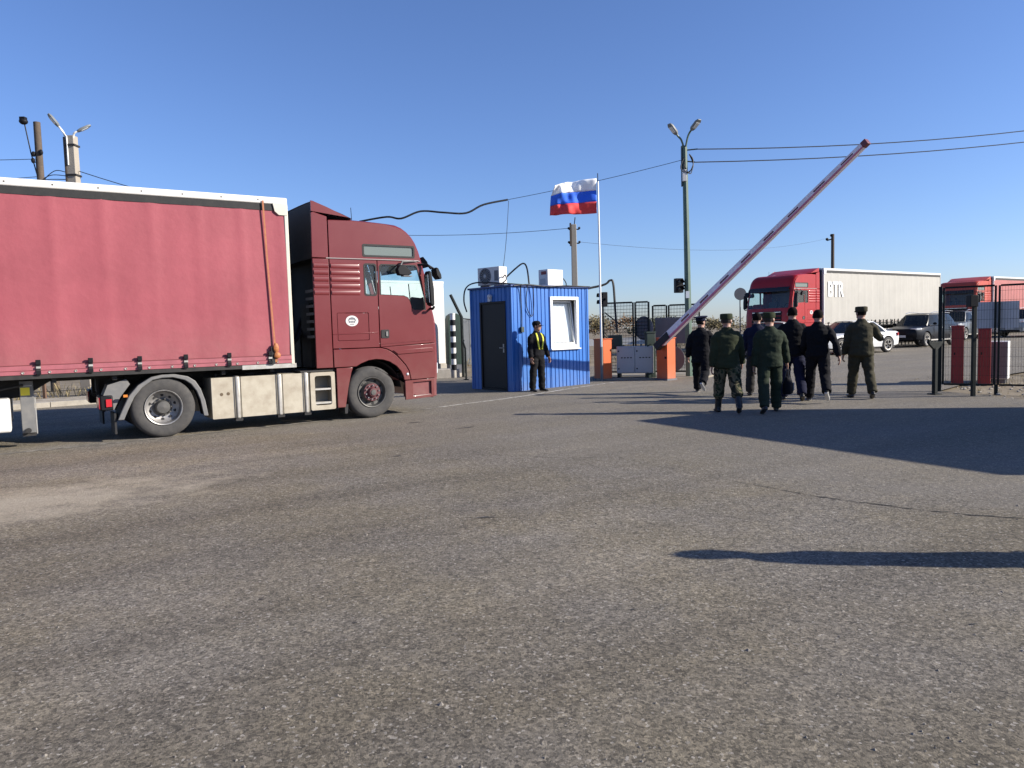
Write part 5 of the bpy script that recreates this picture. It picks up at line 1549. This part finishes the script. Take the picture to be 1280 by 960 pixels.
# railing between the queue and the trailer
rl_ = thing('railing', 'thin black railing behind the white sedan', 'railing', (0, 0, 0))
for k in range(26):
    p = Vector((17.4, 37.2, 0)) + Vector((.785, .62, 0)) * k * .42
    MB().box((p.x - .02, p.y - .02, gz(p.y) - .1), (p.x + .02, p.y + .02, gz(p.y) + 1.42)).build('bar', fence_m, rl_)
a = Vector((17.4, 37.2, 0)); b = a + Vector((.785, .62, 0)) * 10.5
MB().tube([(a.x, a.y, gz(a.y) + 1.25), (b.x, b.y, gz(b.y) + 1.25)], .025, 5).build('top_rail', fence_m, rl_)

# ---------------------------------------------------------------- unseen cabin, its box shaped to cast the big shadow on the road
oc = thing('shadow_cabin', 'unseen pale cabin outside the frame to the right, shaped to cast the large road shadow', 'cabin', (9.19, 11.48, 0), math.atan2(-.88, .475))
MB().box((0, 0, .12), (5.8, 2.5, 3.2)).build('wall', white_p, oc, bev=.01)
MB().box((-.06, -.06, 3.2), (5.86, 2.56, 3.32)).build('roof', grey_p, oc)
MB().box((.1, .1, -.02), (5.7, 2.4, .12)).build('plinth', plate_m, oc)
w = MB().box((1.2, -.03, 1.1), (2.6, .0, 2.2)).build('window', white_p, oc)
MB().box((1.28, -.034, 1.18), (2.52, -.031, 2.12)).build('pane', glass_d, w)
MB().box((3.6, -.03, .14), (4.5, .0, 2.2)).build('door', grey_box, oc)

# ---------------------------------------------------------------- dry vegetation
leaf_mats = [mat('dry_leaf', (.13, .105, .05), .9), mat('olive_leaf', (.07, .075, .03), .9), mat('rust_leaf', (.17, .10, .045), .9)]
def bush(label, loc, rx, ry, h, m, n, seed, ls=.12, group=None, cat='bush', trunk=True):
    rnd = random.Random(seed)
    t = thing('dry_bush' if cat == 'bush' else 'far_tree', label, cat, loc, 0, group)
    lb = MB(); tw = MB()
    cl = [(rnd.uniform(-.7, .7) * rx, rnd.uniform(-.7, .7) * ry, rnd.uniform(.35, .85) * h, rnd.uniform(.25, .45)) for _ in range(9)]
    for c in cl:
        tw.tube([(c[0] * .15, c[1] * .15, -.1), (c[0] * .6, c[1] * .6, c[2] * .55), (c[0], c[1], c[2])], [.03 * h / 2, .02 * h / 2, .006], 5)
    for k in range(n):
        c = rnd.choice(cl)
        d = Vector((rnd.gauss(0, 1), rnd.gauss(0, 1), rnd.gauss(0, .8))).normalized() * rnd.random() ** .5 * c[3]
        p = Vector((c[0] + d.x * rx, c[1] + d.y * ry, max(.03, c[2] + d.z * h * .7)))
        a = Vector((rnd.gauss(0, 1), rnd.gauss(0, 1), rnd.gauss(0, 1))).normalized(); b = a.orthogonal().normalized()
        s_ = ls * rnd.uniform(.5, 1.3)
        lb.add([p, p + a * s_ + b * s_ * .35, p + a * s_ * 1.8, p + a * s_ - b * s_ * .35], [(0, 1, 2, 3)])
    tw.build('twigs', wood_m, t)
    lb.build('foliage', m, t, smooth=None)
bs = [(6.0, 68, 3.4, 2.3, 0), (9.5, 70, 3.0, 2.0, 2), (2.5, 72, 3.6, 2.0, 0), (12.5, 66, 2.6, 1.9, 1), (16.5, 74, 3.0, 2.0, 1), (20.5, 70, 2.8, 1.8, 0), (-2.0, 74, 3.5, 2.0, 2)]
names = ['brown dry bush seen right of the booth', 'rusty bush seen through the left mesh gate', 'wide brown bush hidden mostly behind the booth', 'olive bush behind the boom cabinet', 'olive bush behind the walking soldiers', 'brown bush left of the red lorry', 'rusty bush behind the booth on its left']
for (x, y, rx, h, mi), nm in zip(bs, names):
    bush(nm, (x, y, gz(y)), rx, rx * .6, h, leaf_mats[mi], 1300, int(x * 10) + 50, .16, 'dry bushes on the far verge')
# stones and clods on the bare verge behind the right gate
vs_ = MB(); rv = random.Random(5)
for k in range(260):
    x = rv.uniform(9.9, 15); y = rv.uniform(14.3, 19.5)
    if y < 14.3 + (x - 9.9) * .1:
        continue
    r = rv.uniform(.012, .05)
    vs_.ball((x, y, gz(y) - .05 + r * .3), (r, r * rv.uniform(.6, 1), r * .6), 6, 4)
vs_.build('verge_stones', kerb_m, None, smooth=None, kind='stuff', label='small stones and clods on the bare earth behind the right gate', category='stones')
# grass tufts on the verges
gs = MB()
rnd = random.Random(11)
def tuft(x, y, z, n, h):
    for k in range(n):
        a = rnd.random() * 6.28; l = rnd.uniform(.4, 1) * h; d = rnd.uniform(.1, .6) * l
        bx, by = x + rnd.gauss(0, .05), y + rnd.gauss(0, .05)
        w = .006
        gs.add([(bx - w, by, z), (bx + w, by, z), (bx + d * .5 * math.cos(a), by + d * .5 * math.sin(a), z + l * .7), (bx + d * math.cos(a), by + d * math.sin(a), z + l)], [(0, 1, 2), (0, 2, 3)])
for k in range(420):
    s_ = rnd.uniform(-14, 11); o_ = rnd.uniform(1.9, 6.5)
    p = KL + RD * s_ + kn * o_
    tuft(p.x, p.y, gz(p.y) - .05, 7, .35)
for k in range(160):
    x = rnd.uniform(10.2, 17); y = rnd.uniform(14.5, 20)
    if y > 14.2 + (x - 9.9) * .2:
        tuft(x, y, gz(y) - .05, 6, .12)
for k in range(220):
    y = rnd.uniform(27, 60); x = rnd.uniform(-4, 14)
    if x < 5.5 + (y - 30) * .9 - 2:
        tuft(x, y, gz(y) - .05, 8, .4)
gs.build('dry_grass', mat('straw_grass', (.26, .21, .11), .9, var=(2, .6), col2=(.14, .12, .06)), None, smooth=None, kind='stuff', label='dry straw-coloured grass along the verges', category='grass')

# ---------------------------------------------------------------- people
skin_m = mat('skin', (.36, .20, .14), .55, var=(15, .3))
hair_m = mat('dark_hair', (.010, .008, .007), .95, bump=(60, .4, .01), spec=.08)
hair_g = mat('greying_hair', (.045, .04, .035), .95, bump=(60, .4, .01), spec=.08)
def cloth(name, col, rough=.9):
    return mat(name, tuple(c * (.62 if max(col) < .03 else .95) for c in col), rough, var=(5, .6), bump=(6, .45, .05), spec=.2)
black_c = cloth('black_cloth', (.010, .010, .014))
navy_c = cloth('navy_cloth', (.010, .012, .034))
dark_c = cloth('charcoal_cloth', (.016, .016, .018))
olive_c = cloth('olive_green_cloth', (.034, .041, .021))
green_c = cloth('dark_green_cloth', (.026, .036, .022))
brown_c = cloth('olive_brown_cloth', (.054, .049, .031))
greyt_c = cloth('grey_brown_cloth', (.036, .034, .033))
camo_m = ramp_mat('camouflage_cloth', 7.0, [(0, (.012, .014, .010)), (.42, (.036, .048, .024)), (.50, (.12, .10, .06)), (.60, (.018, .020, .013))], constant=True, distortion=1.2)
boot_m = mat('black_leather', (.010, .010, .011), .4)
sole_w = mat('white_sole', (.58, .57, .55), .6)

def person(label, loc, heading, h, outfit, legs, arms, lean=0.0, head_turn=0.0, head_tilt=0.0, hem=.80, stout=1.0, group=None, cap=None, belt=None, vest=False, cat='person'):
    """local frame: x forward, y left.  legs = ((thigh pitch, knee bend) left, right); arms = ((pitch, abduct, elbow) left, right), degrees"""
    k = h / 1.78
    seed = loc[0] * 7.3 + loc[1]
    src = []                       # (tag, MB)
    def add(tg, mb):
        src.append((tg, mb))
    def ell(c, rx, ry, z, n=18, tilt=0.0, sq=2.0):
        out = []
        for i in range(n):
            a = 2 * math.pi * i / n
            ca, sa = math.cos(a), math.sin(a)
            e = 2 / sq
            out.append((c[0] + rx * math.copysign(abs(ca) ** e, ca), c[1] + ry * math.copysign(abs(sa) ** e, sa), z))
        return out
    hipz, thigh, shin = .92, .44, .42
    lm = math.tan(R(lean))
    # legs (forward kinematics), then drop the whole figure so the lower sole touches the ground
    feet = []; lpts = []
    for side, (tp, kb) in zip((1, -1), legs):
        hp = Vector((0, side * .095, hipz - .02))
        kn_ = hp + Vector((math.sin(R(tp)), 0, -math.cos(R(tp)))) * thigh
        sa = R(tp - kb)
        kn_.y += side * .02
        an = kn_ + Vector((math.sin(sa), side * .04, -math.cos(sa))).normalized() * shin
        lpts.append((hp, kn_, an, sa))
    low = min(p[2].z - .085 - max(0, math.sin(-p[3])) * .06 for p in lpts)
    for side, (hp, kn_, an, sa) in zip((1, -1), lpts):
        tr = 'trousers'
        f = 1.0 + .06 * (stout - 1)
        if outfit.get('boots'):
            add(tr, MB().tube([hp + Vector((0, 0, .07)), hp, hp.lerp(kn_, .5), kn_, kn_.lerp(an, .25), kn_.lerp(an, .50), kn_.lerp(an, .60)], [.10, .112 * f, .108 * f, .096, .094, .092, .066], 14))
        else:
            add(tr, MB().tube([hp + Vector((0, 0, .07)), hp, hp.lerp(kn_, .5), kn_, kn_.lerp(an, .35), kn_.lerp(an, .75), an + (an - kn_).normalized() * .005], [.10, .110 * f, .104 * f, .090, .088, .084, .082], 14))
        if outfit.get('boots'):
            add('shoes', MB().tube([kn_.lerp(an, .45), kn_.lerp(an, .7), an + (an - kn_).normalized() * .03], [.060, .058, .056], 12))
        # foot
        pit = max(0.0, -math.sin(sa)) * 1.0
        fd = Vector((math.cos(pit), side * .12, -math.sin(pit) * .8)).normalized()
        up = Vector((0, 0, 1)); sd_ = fd.cross(up).normalized(); fu = sd_.cross(fd)
        hl = an - fu * .05 - fd * .06
        ft = MB()
        rr = []
        for d, w, hh in ((-.02, .028, .045), (.0, .038, .07), (.08, .042, .085), (.16, .047, .06), (.22, .042, .045), (.26, .022, .03)):
            c = hl + fd * d
            rr.append([c + sd_ * (w * math.cos(a)) + fu * (-.03 + (hh * .5) * (1 + math.sin(a)) if math.sin(a) > -.6 else -.03) for a in [2 * math.pi * q / 12 for q in range(12)]])
        add('shoes', ft.rings(rr))
        feet.append((hl, fd, sd_, fu))
    # pelvis + torso
    def tx(z):
        return (z - hipz) * lm
    st_ = stout
    add('trousers', MB().rings([ell((tx(z), 0), rx * st_, ry, z) for z, rx, ry in ((.78, .09, .14), (.85, .125, .18), (.95, .125, .18), (1.02, .115, .168))]))
    tor = [(hem, .134 * st_, .184 * st_ ** .6), (hem + .03, .140 * st_, .192 * st_ ** .6), (.98, .134 * st_, .182 * st_ ** .6), (1.08, .130 * st_, .178 * st_ ** .5), (1.18, .134 * st_ ** .6, .188), (1.28, .140, .200), (1.35, .134, .200), (1.41, .112, .165), (1.455, .086, .120), (1.485, .070, .085), (1.52, .062, .066)]
    add('jacket', MB().rings([ell((tx(z) - .008, 0), rx, ry, z, sq=2.35) for z, rx, ry in tor]))
    # arms
    hands = []
    for side, (pt_, ab, el) in zip((1, -1), arms):
        sh = Vector((tx(1.41) - .005, side * .178, 1.375))
        u = Vector((math.sin(R(pt_)), side * math.sin(R(ab)), -math.cos(R(pt_)) * math.cos(R(ab)))).normalized()
        e = sh + u * .30
        fa = R(pt_ + el)
        w = Vector((math.sin(fa), side * math.sin(R(ab)) * (.6 if el < 50 else -.5), -math.cos(fa))).normalized()
        wr = e + w * .26
        add('jacket', MB().tube([sh + Vector((0, -side * .09, .025)), sh + Vector((0, -side * .03, .012)), sh + u * .05, sh.lerp(e, .6), e, e.lerp(wr, .5), wr], [.060, .072, .076, .071, .066, .064, .054], 12))
        add('skin', MB().tube([wr - w * .03, wr + w * .03], [.030, .027], 10))
        hands.append((wr, w, side))
    # neck and head
    ncz = 1.50
    nx = tx(1.5)
    hc = Vector((nx + .02, 0, 1.628))
    add('skin', MB().tube([(nx - .012, 0, 1.45), (nx + .006, 0, 1.58)], [.064, .060], 12))
    ht, hti = R(head_turn), R(head_tilt)
    rot = Matrix.Rotation(ht, 3, 'Z') @ Matrix.Rotation(hti, 3, 'Y')
    def hp_(p):
        return hc + rot @ (Vector(p) * 1.07)
    def head_mb(parts):
        m = MB()
        for c, r_ in parts:
            b = MB().ball((0, 0, 0), r_, 14, 10)
            m.add([hp_((v[0] + c[0], v[1] + c[1], v[2] + c[2])) for v in b.v], b.f)
        return m
    add('skin', head_mb([((0.0, 0, .015), (.094, .076, .105)), ((.028, 0, -.055), (.062, .056, .062)), ((.092, 0, -.012), (.020, .013, .024)), ((.08, 0, -.045), (.02, .026, .012)),
                         ((-.005, .079, -.005), (.022, .010, .030)), ((-.005, -.079, -.005), (.022, .010, .030))]))
    add('hair', head_mb([((-.018, 0, .038), (.088, .0795, .092))]))
    # join sources, remesh to one skin
    big = MB(); ftag = []
    for tg, mb in src:
        big.add(mb.v, mb.f); ftag += [tg] * len(mb.f)
    me0 = bpy.data.meshes.new('src'); me0.from_pydata(big.v, [], big.f)
    bm = bmesh.new(); bm.from_mesh(me0); bmesh.ops.recalc_face_normals(bm, faces=bm.faces); bm.to_mesh(me0)
    bvh = BVHTree.FromPolygons([Vector(v) for v in big.v], big.f)
    bm.free()
    tmp = bpy.data.objects.new('tmp', me0); C.objects.link(tmp)
    rm = tmp.modifiers.new('r', 'REMESH'); rm.mode = 'VOXEL'; rm.voxel_size = .0125; rm.adaptivity = 0
    smo = tmp.modifiers.new('s', 'SMOOTH'); smo.factor = .5; smo.iterations = 2
    dg = bpy.context.evaluated_depsgraph_get()
    me = bpy.data.meshes.new_from_object(tmp.evaluated_get(dg))
    bpy.data.objects.remove(tmp)
    tags = ['skin', 'hair', 'jacket', 'trousers', 'shoes', 'sole']
    mm = {'skin': skin_m, 'hair': outfit.get('hair', hair_m), 'jacket': outfit['jacket'], 'trousers': outfit['trousers'], 'shoes': outfit.get('shoes', boot_m), 'sole': outfit.get('sole', boot_m)}
    me.materials.clear()
    for tg in tags:
        me.materials.append(mm[tg])
    cen = [p.center.copy() for p in me.polygons]
    for p, c in zip(me.polygons, cen):
        hit = bvh.find_nearest(c)
        tg = ftag[hit[2]] if hit[2] is not None else 'jacket'
        if tg == 'hair':
            l = rot.transposed() @ (c - hc) / 1.07
            if l.x > .045 and l.z < .07 or l.z < -.045:
                tg = 'skin'
        elif tg == 'skin' and c.z > 1.5:
            l = rot.transposed() @ (c - hc) / 1.07
            if l.x < .03 and l.z > -.03 and abs(l.y) < .078:
                tg = 'hair'
            elif l.z > .075:
                tg = 'hair'
        elif tg == 'shoes':
            for (hl, fd, sd_, fu) in feet:
                if (c - hl).length < .3 and (c - hl).dot(fu) < -.010:
                    tg = 'sole'
        elif tg == 'jacket' and hem < .95 and c.z < hem - .004 and abs(c.y) < .17 and abs(c.x - tx(c.z)) < .14 * stout:
            tg = 'trousers'
        p.material_index = tags.index(tg)
        p.use_smooth = True
    # hands with five fingers and, for facing figures, eyes and mouth, joined to the same mesh
    extra = MB(); emat = []
    def ex(mb, tg):
        extra.add(mb.v, mb.f); emat.extend([tags.index(tg)] * len(mb.f))
    for wr, w, side in hands:
        sd_ = Vector((0, side, 0)); sd_ = (sd_ - w * sd_.dot(w)).normalized()
        fw_ = w.cross(sd_) * side          # towards the front of the hand edge
        if fw_.x < 0:
            fw_ = -fw_
        pc = wr + w * .055
        rr = []
        for d, a, b in ((.0, .024, .020), (.03, .038, .018), (.075, .040, .016), (.095, .036, .013)):
            c = wr + w * d
            rr.append([c + fw_ * (a * math.cos(q)) + sd_ * (b * math.sin(q)) for q in [2 * math.pi * i / 10 for i in range(10)]])
        ex(MB().rings(rr), 'skin')
        for i, (o_, l) in enumerate(((.030, .070), (.010, .080), (-.010, .075), (-.029, .058))):
            b0_ = wr + w * .088 + fw_ * o_
            m1 = b0_ + w * l * .5 - sd_ * .008; m2 = b0_ + w * l * .85 - sd_ * .030 ; m3 = b0_ + w * l * .92 - sd_ * .045
            ex(MB().tube([b0_, m1, m2, m3], [.0095, .009, .008, .006], 6), 'skin')
        b0_ = wr + w * .03 + fw_ * .032
        ex(MB().tube([b0_, b0_ + fw_ * .022 + w * .022 - sd_ * .008, b0_ + fw_ * .026 + w * .055 - sd_ * .02], [.012, .010, .008], 6), 'skin')
    for s_ in (-1, 1):
        e = MB().ball((0, 0, 0), (.006, .013, .006), 8, 5)
        ex(MB().add([hp_((v[0] + .088, v[1] + s_ * .032, v[2] + .018)) for v in e.v], e.f), 'hair')
        e = MB().ball((0, 0, 0), (.006, .018, .004), 8, 5)
        ex(MB().add([hp_((v[0] + .090, v[1] + s_ * .032, v[2] + .036)) for v in e.v], e.f), 'hair')
    bm = bmesh.new(); bm.from_mesh(me)
    vs = [bm.verts.new(v) for v in extra.v]
    for f_, mi in zip(extra.f, emat):
        try:
            nf = bm.faces.new([vs[i] for i in f_]); nf.material_index = mi; nf.smooth = True
        except ValueError:
            pass
    bmesh.ops.recalc_face_normals(bm, faces=bm.faces)
    bm.normal_update()
    for v in bm.verts:                       # cloth folds: across the limbs and down the back
        mi = v.link_faces[0].material_index if v.link_faces else 0
        if mi in (2, 3):
            q = Vector((v.co.x * 5 + seed, v.co.y * 5, v.co.z * 9))
            f_ = noise.noise(q) * .014 + noise.noise(q * 2.3) * .008
            v.co += v.normal * f_
    for v in bm.verts:
        v.co.z -= low
        v.co *= k
        v.co.x *= 1.05; v.co.y *= 1.09
    bm.to_mesh(me); bm.free()
    o = bpy.data.objects.new('person', me); C.objects.link(o)
    o.location = loc; o.rotation_euler = (0, 0, R(heading))
    tag(o, label, cat, group)
    def fin(mb, name, m, smooth=35, par=o, **kw):
        mb.v = [(v[0] * k * 1.05, v[1] * k * 1.09, (v[2] - low) * k) for v in mb.v]
        return mb.build(name, m, par, smooth=smooth, **kw)
    def hmb(mb):
        mb.v = [tuple(hp_(v)) for v in mb.v]
        return mb
    if cap == 'field':
        c_ = MB().rings([[(-.012 + r_ * 1.12 * math.cos(a), r_ * math.sin(a), z) for a in [2 * math.pi * i / 20 for i in range(20)]] for z, r_ in ((.035, .090), (.045, .094), (.105, .095), (.125, .091), (.132, .06))])
        co = fin(hmb(c_), 'cap', outfit['cap'], 40)
        v_ = MB().rings([[(.07 + d * 1.0, y, .048 - d * .35 - .25 * y * y * 4 + t_) for y, d in ((-.075, 0), (-.05, .045), (0, .062), (.05, .045), (.075, 0))] for t_ in (0, .008)])
        fin(hmb(v_), 'cap_visor', outfit['cap'], 40, co)
    elif cap == 'peaked':
        c_ = MB().rings([[(-.01 + r_ * 1.08 * math.cos(a) + t_ * math.cos(a), r_ * math.sin(a), z + sl * math.cos(a)) for a in [2 * math.pi * i / 24 for i in range(24)]] for z, r_, t_, sl in ((.045, .087, 0, 0), (.05, .09, 0, 0), (.095, .092, 0, 0), (.115, .125, .005, .012), (.128, .135, .008, .016), (.138, .12, .005, .016), (.145, .05, 0, .01))])
        co = fin(hmb(c_), 'cap', outfit['cap'], 40)
        v_ = MB().rings([[(.07 + d, y, .05 - d * .5 + t_) for y, d in ((-.075, 0), (-.05, .045), (0, .06), (.05, .045), (.075, 0))] for t_ in (0, .006)])
        fin(hmb(v_), 'cap_visor', boot_m, 40, co)
    elif cap == 'baseball':
        c_ = MB().rings([[(-.012 + r_ * 1.1 * math.cos(a), r_ * math.sin(a), z) for a in [2 * math.pi * i / 20 for i in range(20)]] for z, r_ in ((.038, .087), (.05, .091), (.085, .090), (.115, .078), (.135, .05), (.14, .01))])
        co = fin(hmb(c_), 'cap', outfit['cap'], 50)
        v_ = MB().rings([[(.06 + d, y, .048 - d * .3 - y * y * 3 + t_) for y, d in ((-.075, 0), (-.06, .06), (-.03, .09), (.03, .09), (.06, .06), (.075, 0))] for t_ in (0, .007)])
        fin(hmb(v_), 'cap_visor', outfit['cap'], 40, co)
    if belt is not None:
        fin(MB().rings([[(p[0], p[1], z) for p in ell((tx(z) - .008, 0), .126 * stout, .184, z, 24, sq=2.35)] for z in (belt, belt + .05)], cap=False), 'belt', boot_m, 60)
    if vest:
        ym = mat('hi_vis_yellow', (.62, .62, .05), .6)
        for s_ in (-1, 1):
            rows = []
            for (z, y, x) in ((1.46, .075, .045), (1.40, .085, .09), (1.32, .088, .118), (1.22, .078, .128), (1.12, .058, .124), (1.04, .045, .126)):
                rows.append([(x + .012 + tx(z) - .012 * 0, s_ * (y - .022), z), (x + .006 + tx(z), s_ * (y + .022), z)])
            rows = [[(p[0] + .004, p[1], p[2]) for p in r_] for r_ in rows]
            so = fin(MB().grid(rows), 'vest_strap', ym, 60)
            sd2 = so.modifiers.new('solid', 'SOLIDIFY'); sd2.thickness = .012; sd2.offset = 0
    return o, (lambda p: Matrix.Translation(o.location) @ Matrix.Rotation(R(heading), 4, 'Z') @ Vector((p[0] * k * 1.05, p[1] * k * 1.09, (p[2] - low) * k))), hands

GP = 'people walking away through the gate'
person('guard in black with yellow shoulder straps standing by the blue booth', (0.66, 19.0, gz(19)), -50, 1.76, dict(jacket=black_c, trousers=dark_c, cap=black_c), ((2, 3), (-2, 2)), ((6, 12, 12), (4, 12, 14)), head_turn=30, hem=.86, cap='baseball', vest=True, stout=1.1)
person('officer in black coat and wide peaked cap, leftmost of the walking group', (4.45, 17.45, gz(17.45)), 64, 1.80, dict(jacket=black_c, trousers=black_c, cap=navy_c, sole=sole_w), ((20, 5), (-18, 42)), ((-8, 14, 30), (12, 14, 25)), head_turn=-30, hem=.70, cap='peaked', group=GP, stout=1.12)
person('soldier in olive jacket and camouflage trousers walking away', (3.90, 13.45, 0), 84, 1.77, dict(jacket=olive_c, trousers=camo_m, cap=olive_c, hair=hair_g, boots=True), ((12, 8), (-16, 16)), ((-8, 9, 14), (10, 12, 20)), head_turn=-32, hem=.78, cap='field', group=GP, stout=1.1)
person('man in dark jacket and grey trousers mostly hidden behind the green soldier', (5.42, 16.4, 0), 74, 1.83, dict(jacket=navy_c, trousers=greyt_c), ((14, 8), (-12, 24)), ((12, 9, 16), (-14, 9, 14)), hem=.84, group=GP)
s2, tf, hn = person('soldier in dark green uniform carrying a black bag', (4.62, 13.3, 0), 80, 1.78, dict(jacket=green_c, trousers=green_c, cap=olive_c, hair=hair_g), ((-16, 14), (14, 4)), ((-4, 8, 10), (16, 16, 4)), head_turn=-35, lean=2, hem=.80, cap='field', belt=.93, group=GP, stout=1.06)
person('dark-haired man in black jacket and navy trousers beside the bag', (5.80, 15.35, 0), 76, 1.90, dict(jacket=black_c, trousers=navy_c), ((10, 6), (-10, 20)), ((10, 8, 16), (-8, 8, 14)), hem=.82, group=GP, head_turn=10)
person('man in black tracksuit and white-soled trainers, right arm swinging back', (6.16, 14.95, 0), 70, 1.85, dict(jacket=black_c, trousers=black_c, sole=sole_w), ((18, 8), (-16, 34)), ((16, 8, 20), (-20, 20, 8)), hem=.86, group=GP, head_turn=6)
person('heavy-set officer in olive-brown uniform, rightmost of the walking group', (7.25, 15.42, 0), 78, 1.87, dict(jacket=brown_c, trousers=brown_c, cap=brown_c), ((10, 4), (-12, 18)), ((4, 12, 14), (12, 32, 105)), head_turn=18, hem=.80, cap='field', group=GP, stout=1.25)
person('person standing outside the frame on the right, seen only by shadow', (4.93, 4.47, 0), 100, 1.78, dict(jacket=black_c, trousers=dark_c), ((1, 2), (-1, 2)), ((4, 7, 10), (4, 7, 10)), hem=.82)
# bag held in the soldier's right hand
wr, w_, sd_ = hn[1]
hp3 = tf(wr + w_ * .12)
bag = thing('carry_bag', 'black soft bag hanging from the green soldier\'s right hand', 'bag', (hp3.x, hp3.y, hp3.z - .46), R(60))
rr = []
for z, a, b in ((0, .15, .07), (.03, .165, .085), (.18, .16, .08), (.28, .13, .05), (.31, .11, .02)):
    rr.append([(a * math.copysign(abs(math.cos(q)) ** .6, math.cos(q)), b * math.copysign(abs(math.sin(q)) ** .6, math.sin(q)), z) for q in [2 * math.pi * i / 20 for i in range(20)]])
MB().rings(rr).build('body', black_c, bag, smooth=50)
for s_ in (-1, 1):
    MB().tube(smooth_path([(-.09, s_ * .03, .28), (-.06, s_ * .02, .40), (0, 0, .455), (.06, s_ * .02, .40), (.09, s_ * .03, .28)], 5), .010, 6).build('handle', boot_m, bag)
MB().box((.03, -.095, .05), (.13, -.08, .2)).build('pocket', plate_m, bag, bev=.01)
